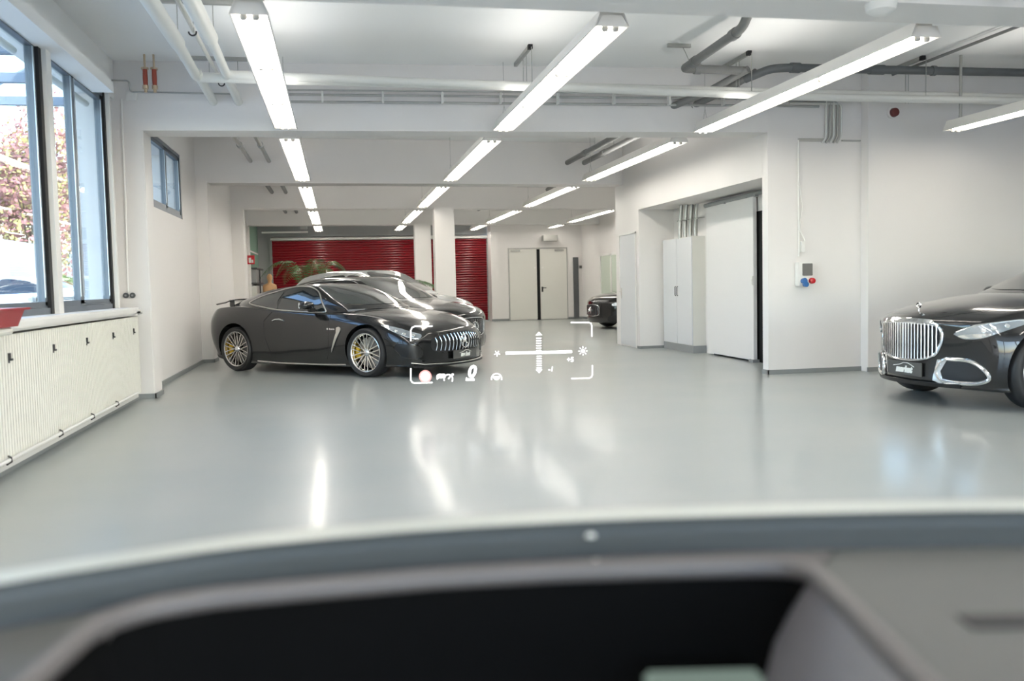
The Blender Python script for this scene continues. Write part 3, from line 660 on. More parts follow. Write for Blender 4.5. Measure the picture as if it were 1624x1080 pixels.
def loft_shell(bm, xs, sec, sweep, lean=None):
    """xs: stations; sec(x) -> half outline [(y,z)] bottom centre to top centre; sweep(x) -> how far the flanks lag in plan"""
    rings = []
    for x in xs:
        h = sec(x); wmax = max(p[0] for p in h)+1e-6; sw = sweep(x)
        def PX(y, z, x=x, sw=sw, wmax=wmax): return x-sw*(abs(y)/wmax)**2.2+(lean(x, z) if lean else 0)
        L = [bm.verts.new((PX(y, z), y, z)) for y, z in h]
        Rr = [L[0]]+[bm.verts.new((PX(y, z), -y, z)) for y, z in h[1:-1]]+[L[-1]]
        rings.append((L, Rr, h, PX))
    for (A, B, _, _), (C, D, _, _) in zip(rings, rings[1:]):
        for k in range(len(A)-1):
            bm.faces.new((A[k], A[k+1], C[k+1], C[k])); bm.faces.new((B[k+1], B[k], D[k], D[k+1]))
    NS = 14
    for (L, Rr, h, PX), flip in ((rings[0], True), (rings[-1], False)):
        rows_ = []
        for k in range(len(h)):
            y, z = h[k]
            if k == 0 or k == len(h)-1: rows_.append([L[k]]); continue
            row = [L[k]]+[bm.verts.new((PX(y*(1-2*j/NS), z), y*(1-2*j/NS), z)) for j in range(1, NS)]+[Rr[k]]
            rows_.append(row)
        fs = []
        for a, b in zip(rows_, rows_[1:]):
            if len(a) == 1: fs += [bm.faces.new((a[0], b[j+1], b[j])) for j in range(NS)] if len(b) > 1 else []
            elif len(b) == 1: fs += [bm.faces.new((a[j], a[j+1], b[0])) for j in range(NS)]
            else: fs += [bm.faces.new((a[j], a[j+1], b[j+1], b[j])) for j in range(NS)]
    bmesh.ops.recalc_face_normals(bm, faces=bm.faces)
def decal(bvh, poly, axes, org, direction, offset=.004, thick=.004, res=.05, maxd=6):
    """closed 2D outline laid on the body surface: axes = (u, v) vectors, org point, rays cast along direction"""
    u, v = Vector(axes[0]), Vector(axes[1]); d = Vector(direction).normalized(); org = Vector(org)
    # densify the outline
    P = []
    for a, b in zip(poly, poly[1:]+poly[:1]):
        n = max(1, int(math.hypot(b[0]-a[0], b[1]-a[1])/res))
        P += [(a[0]+(b[0]-a[0])*i/n, a[1]+(b[1]-a[1])*i/n) for i in range(n)]
    pts = [Vector(p) for p in P]; edges = [(i, (i+1) % len(P)) for i in range(len(P))]
    x0 = min(p[0] for p in P); x1 = max(p[0] for p in P); y0 = min(p[1] for p in P); y1 = max(p[1] for p in P)
    def inside(x, y):
        c = False
        for a, b in zip(P, P[1:]+P[:1]):
            if (a[1] > y) != (b[1] > y) and x < (b[0]-a[0])*(y-a[1])/(b[1]-a[1])+a[0]: c = not c
        return c
    x = x0+res*.6
    while x < x1:
        y = y0+res*.6
        while y < y1:
            if inside(x, y) and min((Vector((x, y))-p).length for p in pts[:len(P)]) > res*.35: pts.append(Vector((x, y)))
            y += res
        x += res
    V, E_, F_, *_ = delaunay_2d_cdt(pts, edges, [], 1, 1e-6)
    bm = bmesh.new(); top = []; bot = []
    for p in V:
        o = org+u*p[0]+v*p[1]; hit = bvh.ray_cast(o, d, maxd)
        if hit[0] is None:
            top.append(None); bot.append(None); continue
        n = hit[1]
        if n.dot(d) > 0: n = -n
        top.append(bm.verts.new(hit[0]+n*(offset+thick))); bot.append(bm.verts.new(hit[0]+n*(offset-.004)))
    ec = {}
    for f in F_:
        if any(top[i] is None for i in f): continue
        z = [top[i].co for i in f]
        if max((z[i]-z[(i+1) % 3]).length for i in range(3)) > res*6+.1: continue
        try: bm.faces.new([top[i] for i in f])
        except ValueError: continue
        for a, b in zip(f, list(f[1:])+[f[0]]):
            k = (min(a, b), max(a, b)); ec[k] = ec.get(k, 0)+1
    for (a, b), c in ec.items():
        if c == 1: bm.faces.new((top[a], top[b], bot[b], bot[a]))
    for vv in [q for q in bot if q and not q.link_faces]: bm.verts.remove(vv)
    for vv in [q for q in top if q and not q.link_faces]: bm.verts.remove(vv)
    bmesh.ops.recalc_face_normals(bm, faces=bm.faces)
    return bm
def outline_tube(bvh, line, axes, org, direction, r, offset=.006, n=8, res=.04, closed=False):
    u, v = Vector(axes[0]), Vector(axes[1]); d = Vector(direction).normalized(); org = Vector(org); out = []
    seg = list(zip(line, line[1:]+line[:1])) if closed else list(zip(line, line[1:]))
    for a, b in seg:
        k = max(1, int(math.hypot(b[0]-a[0], b[1]-a[1])/res))
        for i in range(k):
            p = (a[0]+(b[0]-a[0])*i/k, a[1]+(b[1]-a[1])*i/k); hit = bvh.ray_cast(org+u*p[0]+v*p[1], d, 6)
            if hit[0] is not None: out.append(hit[0]-d*offset)
    hit = bvh.ray_cast(org+u*(line[0] if closed else line[-1])[0]+v*(line[0] if closed else line[-1])[1], d, 6)
    if hit[0] is not None: out.append(hit[0]-d*offset)
    return MB().tube(out, r, n) if len(out) > 1 else None
def cr_closed(P, per=4):
    out = []; n = len(P)
    for i in range(n):
        p0, p1, p2, p3 = P[i-1], P[i], P[(i+1) % n], P[(i+2) % n]
        for k in range(per):
            t = k/per
            out.append(tuple(.5*((2*p1[j])+(-p0[j]+p2[j])*t+(2*p0[j]-5*p1[j]+4*p2[j]-p3[j])*t*t+(-p0[j]+3*p1[j]-3*p2[j]+p3[j])*t**3) for j in (0, 1)))
    return out
def bm_obj(bm, name, m_, parent, smooth=50):
    me = bpy.data.meshes.new(name); bm.to_mesh(me); bm.free(); return link(name, me, m_, parent, smooth)

def make_wheel(parent, x, y, R, side, rimR, style, spokes, rimmat, cal=None, width=.25, steer=0):
    """wheel part with rim, hub, brake disc and caliper; side = +1 left, -1 right (outer face)"""
    w_ = bpy.data.objects.new('wheel', None)
    t = MB()
    hw = width/2; pr = []
    pr = [(rimR-.012, -hw*.8), (rimR+.015, -hw*.95), (rimR+(R-rimR)*.6, -hw), (R-.018, -hw*.92), (R-.002, -hw*.7), (R, 0), (R-.002, hw*.7), (R-.018, hw*.92), (rimR+(R-rimR)*.6, hw), (rimR+.015, hw*.95), (rimR-.012, hw*.8)]
    t.lathe(pr, 'y', (0, 0, 0), 56, close=True)
    o = t.build('wheel', 'tyre', parent, smooth=40)
    o.location = (x, y, R); o.rotation_euler = (0, 0, (0 if side > 0 else PI)+steer)
    # local: outer face towards +y
    r = MB(); of = hw*.88
    r.lathe([(rimR-.02, of-.012), (rimR-.006, of), (rimR+.004, of-.004), (rimR+.002, of-.03), (rimR-.022, of-.05), (rimR-.03, -hw*.7), (rimR-.02, -hw*.75), (rimR-.016, of-.055)], 'y', (0, 0, 0), 56, close=True)
    r.build('rim', rimmat, o, smooth=40)
    s = MB()
    def spoke(a0, r0, a1, r1, w0, w1, y0, y1):
        pa = Vector((math.cos(a0)*r0, y0, math.sin(a0)*r0)); pb = Vector((math.cos(a1)*r1, y1, math.sin(a1)*r1))
        d = (pb-pa).normalized(); sd_ = Vector((d.z, 0, -d.x)).normalized(); yy = Vector((0, 1, 0))
        v = []
        for p, ww in ((pa, w0), (pb, w1)):
            for q in (-sd_*ww-yy*.022, sd_*ww-yy*.022, sd_*ww*.75+yy*.002, -sd_*ww*.75+yy*.002): v.append(s.bm.verts.new(p+q))
        for f in ((0, 1, 2, 3), (7, 6, 5, 4), (0, 4, 5, 1), (1, 5, 6, 2), (2, 6, 7, 3), (3, 7, 4, 0)): s.bm.faces.new([v[i] for i in f])
    for k in range(spokes):
        a = 2*PI*k/spokes
        if style == 'cross':     # each arm forks towards the rim and crosses its neighbours
            spoke(a-.16, .045, a+.19, rimR-.012, .010, .0085, of-.035, of-.008); spoke(a+.16, .045, a-.19, rimR-.012, .010, .0085, of-.037, of-.010)
        elif style == 'dish':
            spoke(a, .05, a, rimR-.012, .022, .010, of-.02, of-.01)
        else:
            spoke(a-.06, .05, a-.13, rimR-.012, .014, .010, of-.035, of-.008); spoke(a+.06, .05, a+.13, rimR-.012, .014, .010, of-.035, of-.008)
    s.build('spokes', rimmat, o)
    MB().lathe([(0, of-.012), (.034, of-.014), (.05, of-.028), (.056, of-.06), (0, of-.06)], 'y', n=24).build('hub_cap', 'chrome', o, smooth=40)
    MB().lathe([(.07, -.01), (rimR-.06, -.01), (rimR-.06, .012), (.07, .012)], 'y', n=40, close=True).build('brake_disc', 'disc', o, smooth=30)
    if cal:
        c = MB(); a0 = cal[1]
        P = []
        for i in range(9):
            a = a0-.42+.84*i/8; P.append((math.cos(a), math.sin(a)))
        V = []
        for (ca, sa) in P:
            V.append([c.bm.verts.new((ca*q, yy, sa*q)) for q, yy in ((rimR-.115, -.03), (rimR-.115, .045), (rimR-.045, .045), (rimR-.045, -.03))])
        for A, B_ in zip(V, V[1:]):
            for k in range(4): c.bm.faces.new((A[k], A[(k+1) % 4], B_[(k+1) % 4], B_[k]))
        c.bm.faces.new(V[0][::-1]); c.bm.faces.new(V[-1])
        c.build('brake_caliper', cal[0], o, smooth=30)
    bpy.data.objects.remove(w_)
    return o

def star_emblem(name, parent, loc, r, m_='chrome'):
    """ring with three arms, facing +x"""
    s = MB(); s.lathe([(r*.90, -.006), (r*1.06, -.006), (r*1.04, .010), (r*.92, .010)], 'x', n=36, close=True)
    for k in range(3):
        a = PI/2+2*PI*k/3; ca, sa = math.cos(a), math.sin(a); n_ = Vector((0, -sa, ca)); d = Vector((0, ca, sa))
        c0 = Vector((0.022, 0, 0)); tip = d*r*.95
        b1 = s.bm.verts.new(d*0+n_*r*.2+Vector((0, 0, 0))); b2 = s.bm.verts.new(d*0-n_*r*.2); tp = s.bm.verts.new(tip); ct = s.bm.verts.new(c0)
        s.bm.faces.new((b1, tp, ct)); s.bm.faces.new((ct, tp, b2)); s.bm.faces.new((b2, tp, b1))
    o = s.build(name, m_, parent, smooth=25); o.location = loc
    return o
def number_plate(parent, loc, w_, h_, word, tilt=0, arcs=True):
    p = MB().box((-.008, -w_/2, -h_/2), (.006, w_/2, h_/2)).build('number_plate', 'plate', parent, bevel=.004); p.location = loc; p.rotation_euler = (0, -tilt, 0)
    me = text_mesh(word, h_*.62, .002, .25, .006); t = link('plate_text', me, 'platetext', p)
    t.matrix_local = Matrix.Translation((.008, .0, -h_*.08)) @ Matrix(((0, 0, 1, 0), (1, 0, 0, 0), (0, 1, 0, 0), (0, 0, 0, 1)))
    k = h_/.11
    pts = [(.010, -.13*k, .016*k), (.010, -.05*k, .028*k), (.010, 0.0*k, .046*k), (.010, .05*k, .046*k), (.010, .09*k, .034*k), (.010, .13*k, .018*k)]
    MB().tube(pts, .0028*k, 6).build('car_outline', 'platetext', p)
    return p

def build_car(T):
    """T: dict of tables. Returns (root, parts, bvh)"""
    root = empty(T['name'], (0, 0, 0), 0, T['label'], 'car')
    g = lambda k, x: interp(T[k], x)
    def sec(x):
        zb, wb, wm, zm, ws, zs, zc = (g(k, x) for k in ('zb', 'wb', 'wm', 'zm', 'ws', 'zs', 'zc'))
        cr = zs+(zc-zs)*.72
        pts = [(0, zb), (wb*.55, zb), (wb-.03, zb+.005), (wb, zb+.05), (wb+(wm-wb)*.65, zb+(zm-zb)*.45), (wm, zm), (wm-(wm-ws)*.25, zm+(zs-zm)*.55), (ws+.012, zs-.02), (ws-.05, zs+(cr-zs)*.35), (ws*.62, cr), (ws*.3, zc-.006), (0, zc)]
        return crom(pts, 4)
    x0, x1 = T['wm'][0][0], T['wm'][-1][0]
    def stations(a, b, n, dens=.12):
        out = set()
        for i in range(n+1):
            t = i/n; out.add(round(a+(b-a)*(t-.0*math.sin(2*PI*t)), 4))
        for e in (.015, .035, .06, .09, .13): out.add(round(a+e, 4)); out.add(round(b-e, 4))
        return sorted(out)
    xs = stations(x0, x1, 56)
    swF, swR = T['sweepF'], T['sweepR']
    def sweep(x):
        return swF*smooth01((x-(x1-1.0))/1.0)-swR*smooth01(((x0+.8)-x)/.8)
    lean = None
    if T.get('nose'):
        def lean(x, z): return interp(T['nose'], z)*smooth01((x-(x1-.55))/.55)+interp(T.get('rump', [(0, 0), (1, 0)]), z)*smooth01(((x0+.45)-x)/.45)
    bm = bmesh.new(); loft_shell(bm, xs, sec, sweep, lean)
    me = bpy.data.meshes.new('body'); bm.to_mesh(me); bm.free()
    body = link('car_body', me, T.get('paint', 'paint'), root)
    # wheel arches cut with cylinders
    cm = MB()
    for ax, ar in ((T['xf'], T['archR']), (T['xr'], T['archR']+.005)):
        for s in (-1, 1):
            cm.lathe([(0, s*(T['archIn'])), (ar, s*(T['archIn'])), (ar, s*1.3), (0, s*1.3)], 'y', (ax, 0, T['R']+T.get('archUp', .015)), 48)
    cut = cm.build('cutter', 'rubber')
    md = body.modifiers.new('b', 'BOOLEAN'); md.object = cut; md.operation = 'DIFFERENCE'; md.solver = 'FAST'
    dg = bpy.context.evaluated_depsgraph_get(); me2 = bpy.data.meshes.new_from_object(body.evaluated_get(dg))
    if max(abs(v.co.y) for v in me2.vertices) > 1.15:
        md.solver = 'EXACT'; md.use_self = True; bpy.context.view_layer.update()
        dg = bpy.context.evaluated_depsgraph_get(); me2 = bpy.data.meshes.new_from_object(body.evaluated_get(dg))
    body.modifiers.clear(); bpy.data.objects.remove(cut)
    # cabin
    def csec(x):
        zb, gw, zr, rw = (g(k, x) for k in ('cz0', 'gw', 'zr', 'rw'))
        zt = g('cbelt', x)
        h = max(zr-zt, .004)
        pts = [(0, zb), (gw*.9, zb), (gw, zt-.03), (gw-.004, zt), (gw-(gw-rw)*.42, zt+h*.45), (rw+.02, zt+h*.80), (rw-.06, zt+h*.945), (rw*.55, zt+h*.99), (0, zr)]
        return crom(pts, 5)
    ca, cb = T['zr'][0][0], T['zr'][-1][0]
    cs = T['csweep']
    def csw(x): return cs[0]*smooth01((x-T['csF'])/.5)-cs[1]*smooth01((T['csR']-x)/.6)
    bm = bmesh.new(); loft_shell(bm, stations(ca, cb, 44), csec, csw)
    cme = bpy.data.meshes.new('cabin'); bm.to_mesh(cme); bm.free()
    # ray target: the uncut body and cabin
    bv = bmesh.new(); bv.from_mesh(me); bv.from_mesh(cme)
    bvh = BVHTree.FromBMesh(bv); bv.free()
    bj = bmesh.new(); bj.from_mesh(me2); bj.from_mesh(cme)
    fin = bpy.data.meshes.new('car_body'); bj.to_mesh(fin); bj.free()
    fin.materials.clear(); fin.materials.append(M[T.get('paint', 'paint')])
    for p in fin.polygons: p.material_index = 0
    body.data = fin; fin.shade_smooth(); fin.set_sharp_from_angle(angle=math.radians(42))
    # dark wells
    for ax in (T['xf'], T['xr']):
        MB().lathe([(T['archR']+.02, -T['archIn']+.0), (T['archR']+.02, T['archIn'])], 'y', (ax, 0, T['R']), 24) if False else None
    # windows
    Xd = ((1, 0, 0), (0, 0, 1))
    for s in (1, -1):
        for nm, poly, mt_ in T['side']:
            decal_bm = decal(bvh, cr_closed(poly, 5) if nm != 'x' else poly, Xd, (0, s*2, 0), (0, -s, 0), .002, .003, .06)
            bm_obj(decal_bm, nm, mt_, root)
        if T.get('dlo'):
            tb = outline_tube(bvh, cr_closed(T['dlo'], 5), Xd, (0, s*2, 0), (0, -s, 0), T.get('dlo_r', .009), .004, closed=True)
            if tb: tb.build('window_trim', T.get('dlomat', 'chrome'), root, smooth=True)
        for line in T.get('seams', ()):
            tb = outline_tube(bvh, line, Xd, (0, s*2, 0), (0, -s, 0), .0035, .0005, 6)
            if tb: tb.build('door_seam', 'rubber', root)
    Yd = ((0, 1, 0), (1, 0, 0))
    ws = T['wind']; poly = cr_closed([(y, x) for x, y in ws]+[(-y, x) for x, y in ws[::-1]], 4)
    bm_obj(decal(bvh, poly, Yd, (0, 0, 3), (0, 0, -1), .002, .003, .07), 'windscreen', T.get('windmat', 'glassdark'), root)
    if T.get('rear'):
        ws = T['rear']; poly = cr_closed([(y, x) for x, y in ws]+[(-y, x) for x, y in ws[::-1]], 4)
        bm_obj(decal(bvh, poly, Yd, (0, 0, 3), (0, 0, -1), .002, .003, .07), 'rear_window', 'glassdark', root)
    # wheels
    for ax, tr, cal, R_ in ((T['xf'], T['trackF'], T.get('calF'), T['R']), (T['xr'], T['trackR'], T.get('calR'), T['R'])):
        for s in (1, -1):
            # mirror the caliper angle on the turned wheel
            c_ = None
            if cal: c_ = (cal[0], cal[1] if s > 0 else PI-cal[1])
            make_wheel(root, ax, s*(tr/2), R_, s, T['rimR'], T['wstyle'], T['spokes'], T['rimmatF'] if ax == T['xf'] else T['rimmatR'], c_)
    # axle/underbody mass so that nothing shows through the arches
    MB().box((x0+.35, -T['archIn']+.03, T['zb'][3][1]+.02), (x1-.35, T['archIn']-.03, .45)).build('underbody', 'rubber', root)
    # mirrors
    if T.get('mirror'):
        mx, my, mz = T['mirror']
        for s in (1, -1):
            b = MB(); b.lathe([(0, -.11), (.045, -.10), (.068, -.04), (.072, .03), (.06, .09), (.0, .105)], 'y', (0, 0, 0), 16)
            for v in b.bm.verts: v.co.x *= 1.0 if v.co.x < 0 else 1.25; v.co.z *= .85
            o = b.build('wing_mirror', T.get('paint', 'paint'), root, smooth=60); o.location = (mx, s*(my+.02), mz)
            MB().box((-.03, -.17 if s > 0 else .05, -.10), (.03, -.05 if s > 0 else .17, -.04)).build('mirror_foot', 'plasticblack', o, bevel=.01)
            mg = MB().box((-.085, -.085, -.045), (-.055, .085, .045)).build('mirror_glass', 'chrome', o, bevel=.01)
    return root, bvh
def mirrored(poly, s): return [(y*s, z) for y, z in poly]

# ---------------------------------------------------------------- the coupe
COUPE = dict(name='sports_coupe', label='glossy black two-door sports coupe with multi-spoke silver wheels, parked nearest left wall',
 wm=[(-2.26, .70), (-2.21, .82), (-2.13, .885), (-2.02, .93), (-1.75, .98), (-1.35, 1.0), (-.9, .975), (-.3, .935), (.3, .93), (.8, .95), (1.1, .975), (1.35, .985), (1.6, .975), (1.85, .95), (2.08, .915), (2.19, .87), (2.26, .79), (2.29, .70)],
 zm=[(-2.26, .62), (-1.35, .60), (0, .52), (1.35, .56), (2.29, .42)],
 ws=[(-2.26, .60), (-2.2, .76), (-1.9, .84), (-1.35, .86), (-.8, .84), (0, .83), (.8, .84), (1.35, .85), (1.7, .83), (1.95, .78), (2.1, .73), (2.22, .66), (2.27, .62), (2.29, .58)],
 zs=[(-2.26, .86), (-2.2, .935), (-1.9, .985), (-1.4, 1.01), (-.9, .975), (-.3, .925), (.3, .895), (.8, .885), (1.2, .875), (1.45, .855), (1.7, .81), (1.9, .76), (2.08, .71), (2.18, .67), (2.25, .63), (2.29, .59)],
 zc=[(-2.26, .90), (-2.25, .99), (-2.0, 1.03), (-1.5, 1.05), (-.5, 1.0), (.5, .99), (.9, .98), (1.2, .95), (1.5, .91), (1.75, .86), (1.95, .81), (2.1, .765), (2.2, .725), (2.26, .685), (2.285, .65), (2.29, .625)],
 zb=[(-2.26, .45), (-2.20, .32), (-2.08, .24), (-1.6, .16), (-.9, .125), (.9, .125), (1.6, .14), (1.95, .15), (2.29, .15)],
 wb=[(-2.26, .62), (-2.1, .86), (-1.35, .94), (-.9, .93), (0, .90), (.9, .90), (1.35, .93), (1.8, .90), (2.12, .84), (2.29, .68)],
 sweepF=.17, sweepR=.18, nose=[(.10, -.05), (.22, 0), (.50, 0), (.60, -.03), (.70, -.06)], rump=[(.3, .14), (.5, .03), (.75, 0), (.90, .04), (1.0, .10)],
 cz0=[(-2.0, .85), (1.2, .80)], cbelt=[(-2.0, 1.0), (-1.4, 1.02), (-.9, .985), (-.4, .945), (.3, .905), (.8, .90), (1.12, .89)],
 gw=[(-2.0, .50), (-1.7, .62), (-1.3, .735), (-.8, .80), (0, .825), (.5, .82), (.85, .79), (1.12, .72)],
 zr=[(-2.0, 1.04), (-1.75, 1.11), (-1.4, 1.20), (-1.0, 1.28), (-.6, 1.325), (-.2, 1.352), (.1, 1.335), (.35, 1.275), (.6, 1.19), (.85, 1.085), (1.05, 1.0), (1.12, .965)],
 rw=[(-2.0, .42), (-1.5, .50), (-1.0, .565), (-.4, .60), (.1, .60), (.4, .635), (.7, .69), (1.12, .70)],
 csweep=(.30, .05), csF=.0, csR=-1.4,
 side=[('side_window', [(-.50, .965), (-.53, 1.10), (-.50, 1.245), (-.30, 1.285), (-.02, 1.275), (.14, 1.215), (.30, 1.09), (.44, .955), (.43, .925), (.0, .935)], 'glassblue'),
       ('quarter_window', [(-.57, .975), (-.60, 1.10), (-.575, 1.235), (-.80, 1.20), (-1.02, 1.145), (-1.21, 1.09), (-1.18, 1.06), (-.85, 1.015)], 'glassdark')],
 dlo=[(-1.27, 1.06), (-1.26, 1.10), (-1.06, 1.175), (-.80, 1.235), (-.5, 1.295), (-.28, 1.315), (-.03, 1.30), (.16, 1.235), (.30, 1.11), (.44, .965), (.42, .925), (.1, .93), (-.5, .96), (-.95, 1.015)],
 dlo_r=.010, dlomat='satin',
 seams=[[(-.62, .93), (-.72, .80), (-.70, .60), (-.60, .35), (-.55, .24)], [(.60, .88), (.63, .70), (.63, .40), (.58, .24)]],
 wind=[(1.00, .0), (.96, .30), (.82, .56), (.60, .69), (.38, .63), (.12, .56), (-.06, .52), (-.02, .3), (.0, 0)],
 rear=[(-.95, .0), (-.97, .40), (-1.1, .48), (-1.5, .43), (-1.72, .40), (-1.76, .2), (-1.77, 0)],
 xf=1.35, xr=-1.35, R=.352, archR=.385, archIn=.60, archUp=.02, trackF=1.70, trackR=1.70, rimR=.278, wstyle='cross', spokes=10, rimmatF='rimbright', rimmatR='rim',
 calF=('caliper', PI), calR=('caliper', PI-.0), mirror=(.25, .96, 1.03))
M['glassblue'] = mat('dark_side_glass', (.010, .014, .016), .02, spec=1, coat=1, coat_rough=.01)
for k in ('wm', 'zm', 'ws', 'zs', 'zc', 'zb', 'wb'): COUPE[k] = [(x+.06*smooth01((x-1.5)/.75)-.05*smooth01((-1.7-x)/.4), v) for x, v in COUPE[k]]
coupe, cb_ = build_car(COUPE)
FX = ((0, 1, 0), (0, 0, 1))     # front view: u = y, v = z
def front(bvh, poly, nm, m_, parent, off=.002, th=.003, res=.05, smooth=40, dirn=(-1, 0, 0), org=(4, 0, 0)):
    return bm_obj(decal(bvh, poly, FX, org, dirn, off, th, res, 9), nm, m_, parent, smooth)
# grille: dark mouth, chrome bars, star
mouth = cr_closed([(-.52, .36), (-.58, .46), (-.52, .56), (-.25, .60), (0, .61), (.25, .60), (.52, .56), (.58, .46), (.52, .36), (.25, .34), (0, .335), (-.25, .34)], 4)
front(cb_, mouth, 'grille_mouth', 'rubber', coupe)
for k in range(-7, 8):
    y = k*.073; 
    zt = .60-.05*(abs(k)/7)**2.5; zl = .355+.02*(abs(k)/7)**2
    out = []
    for i in range(9):
        t = i/8; z = zl+(zt-zl)*t; hit = cb_.ray_cast(Vector((4, y, z)), Vector((-1, 0, 0)), 6)
        if hit[0] is not None: out.append(hit[0]+Vector((.012+.022*math.sin(PI*t), 0, 0)))
    MB().tube(out, .0085, 8).build('grille_bar', 'chrome', coupe, smooth=True)
hz = cb_.ray_cast(Vector((4, 0, .48)), Vector((-1, 0, 0)), 6)[0]
star_emblem('star_emblem', coupe, (hz.x+.06, 0, .485), .10, 'rimbright')
number_plate(coupe, (hz.x+.04, 0.02, .295), .56, .12, 'market')
tb = outline_tube(cb_, [(-.84, .215), (-.7, .19), (-.3, .18), (0, .18), (.3, .18), (.7, .19), (.84, .215)], FX, (4, 0, 0), (-1, 0, 0), .008, .03)
if tb: tb.build('front_lip_trim', 'satin', coupe, smooth=True)
front(cb_, [(-.80, .165), (.80, .165), (.80, .185), (0, .178), (-.80, .185)], 'front_splitter', 'plasticblack', coupe, .03, .01)
for s in (1, -1):
    # headlamp: seen from the front corner
    d = Vector((-.75, -s*.62, -.22)); uu = Vector((-.62*s*s, .75*s, 0)).normalized() if False else Vector((-.64, s*.77, 0)).normalized()
    lamp = [(-.17, .56), (-.05, .60), (.12, .66), (.30, .705), (.34, .70), (.25, .635), (.12, .57), (0, .52), (-.12, .50)]
    poly = cr_closed([(u_, v_-.35+0) for u_, v_ in lamp], 3)
    lb = bm_obj(decal(cb_, poly, (uu, (0, 0, 1)), Vector((1.93, s*.72, .39))-Vector((d.x, d.y, 0)).normalized()*2, Vector((d.x, d.y, 0)), .002, .003, .04, 9), 'headlight', 'lens', coupe)
    for u0, v0, rr in ((-.05, .205, .030), (.07, .225, .028), (.17, .27, .024)):
        hit = cb_.ray_cast(Vector((1.93, s*.72, .39))-Vector((d.x, d.y, 0)).normalized()*2+uu*u0+Vector((0, 0, v0)), Vector((d.x, d.y, 0)), 9)
        if hit[0] is not None:
            b = MB().lathe([(0, .012), (rr*.7, .009), (rr, 0)], 'z', n=16).build('lamp_projector', 'lensbright', lb, smooth=True)
            b.matrix_local = Matrix.Translation(hit[0]+hit[1]*.003) @ hit[1].to_track_quat('Z', 'Y').to_matrix().to_4x4()
    tb = outline_tube(cb_, [(-.12, .155), (0, .175), (.12, .225), (.25, .29), (.34, .352)], (uu, (0, 0, 1)), Vector((1.93, s*.72, .39))-Vector((d.x, d.y, 0)).normalized()*2, Vector((d.x, d.y, 0)), .005, .006)
    if tb: tb.build('light_strip', 'lensbright', lb, smooth=True)
    # bumper intake outlines
    tb = outline_tube(cb_, [(-.18, -.02), (-.16, .05), (-.02, .10), (.16, .12), (.22, .05), (.12, -.09), (-.1, -.13)], (uu, (0, 0, 1)), Vector((1.93, s*.72, .39))-Vector((d.x, d.y, 0)).normalized()*2, Vector((d.x, d.y, 0)), .006, .003)
    if tb: tb.build('intake_blade', 'paint', coupe, smooth=True)
    bm_obj(decal(cb_, cr_closed([(-.16, -.10), (-.15, .03), (-.02, .08), (.15, .10), (.20, .05), (.10, -.09)], 3), (uu, (0, 0, 1)), Vector((1.93, s*.72, .39))-Vector((d.x, d.y, 0)).normalized()*2, Vector((d.x, d.y, 0)), .001, .002, .04, 9), 'bumper_intake', 'plasticblack', coupe)
    # side vent with badge, sill trim, door handle
    bm_obj(decal(cb_, [(.795, .70), (.84, .715), (.885, .70), (.89, .67), (.80, .52), (.70, .36), (.685, .345), (.70, .40), (.76, .54), (.80, .63)], ((1, 0, 0), (0, 0, 1)), (0, s*2, 0), (0, -s, 0), .008, .006, .03), 'side_vent', 'satin', coupe)
    for k in range(9):
        x = .60+.0185*k
        if k == 2: continue
        h = cb_.ray_cast(Vector((x, s*2, .685)), Vector((0, -s, 0)), 6)[0]
        if h: MB().box((x-.007, h.y-.004*s, .672), (x+.007, h.y+.005*s, .672+(.026 if k in (0, 1, 3) else .018))).build('badge_letter', 'chrome', coupe)
    tb = outline_tube(cb_, [(-.88, .175), (-.4, .155), (.4, .155), (.92, .165)], ((1, 0, 0), (0, 0, 1)), (0, s*2, 0), (0, -s, 0), .011, .004)
    if tb: tb.build('sill_trim', 'satin', coupe, smooth=True)
    hh = [cb_.ray_cast(Vector((x, s*2, z)), Vector((0, -s, 0)), 6)[0] for x, z in ((-.55, .80), (-.49, .82), (-.41, .822), (-.33, .805))]
    MB().tube([h_+Vector((0, s*.012, 0)) for h_ in hh], [.007, .012, .012, .007], 8).build('door_handle', 'chrome', coupe, smooth=True)
    # small dark fins on the intake
    tail = bm_obj(decal(cb_, cr_closed([(-.10, .80), (.10, .82), (.30, .80), (.30, .74), (-.10, .74)], 3), ((s*.3, .95*s, 0), (0, 0, 1)), (-4, s*.45, 0), (1, 0, 0), .002, .003, .05, 9), 'tail_light', 'tail', coupe)
# rear wing
wg = MB()
N = 17; A = []
for i in range(N):
    t = -1+2*i/(N-1); y = t*.72; sw_ = .10*t*t; up = -.045*abs(t)**5
    A.append([wg.bm.verts.new(p) for p in ((-2.16+sw_, y, 1.105+up), (-1.92+sw_, y, 1.135+up), (-1.92+sw_, y, 1.115+up), (-2.14+sw_, y, 1.085+up))])
for P_, Q_ in zip(A, A[1:]):
    for k in range(4): wg.bm.faces.new((P_[k], P_[(k+1) % 4], Q_[(k+1) % 4], Q_[k]))
wg.bm.faces.new(A[0][::-1]); wg.bm.faces.new(A[-1])
wg.box((-2.08, -.42, .93), (-1.98, -.40, 1.12)).box((-2.08, .40, .93), (-1.98, .42, 1.12))
wg.build('rear_wing', 'paint', coupe, smooth=30)
# seats and steering wheel edges glimpsed through the glass are left dark: tinted glass
def place(root, cx, cy, hx, hy):
    root.location = (cx, cy, 0); root.rotation_euler = (0, 0, math.atan2(hy, hx))
fw = Vector((.727, -.687)); lf = Vector((.687, .727))
c0 = Vector((.41, 12.98))-fw*1.35+lf*.875
place(coupe, c0.x, c0.y, fw.x, fw.y)
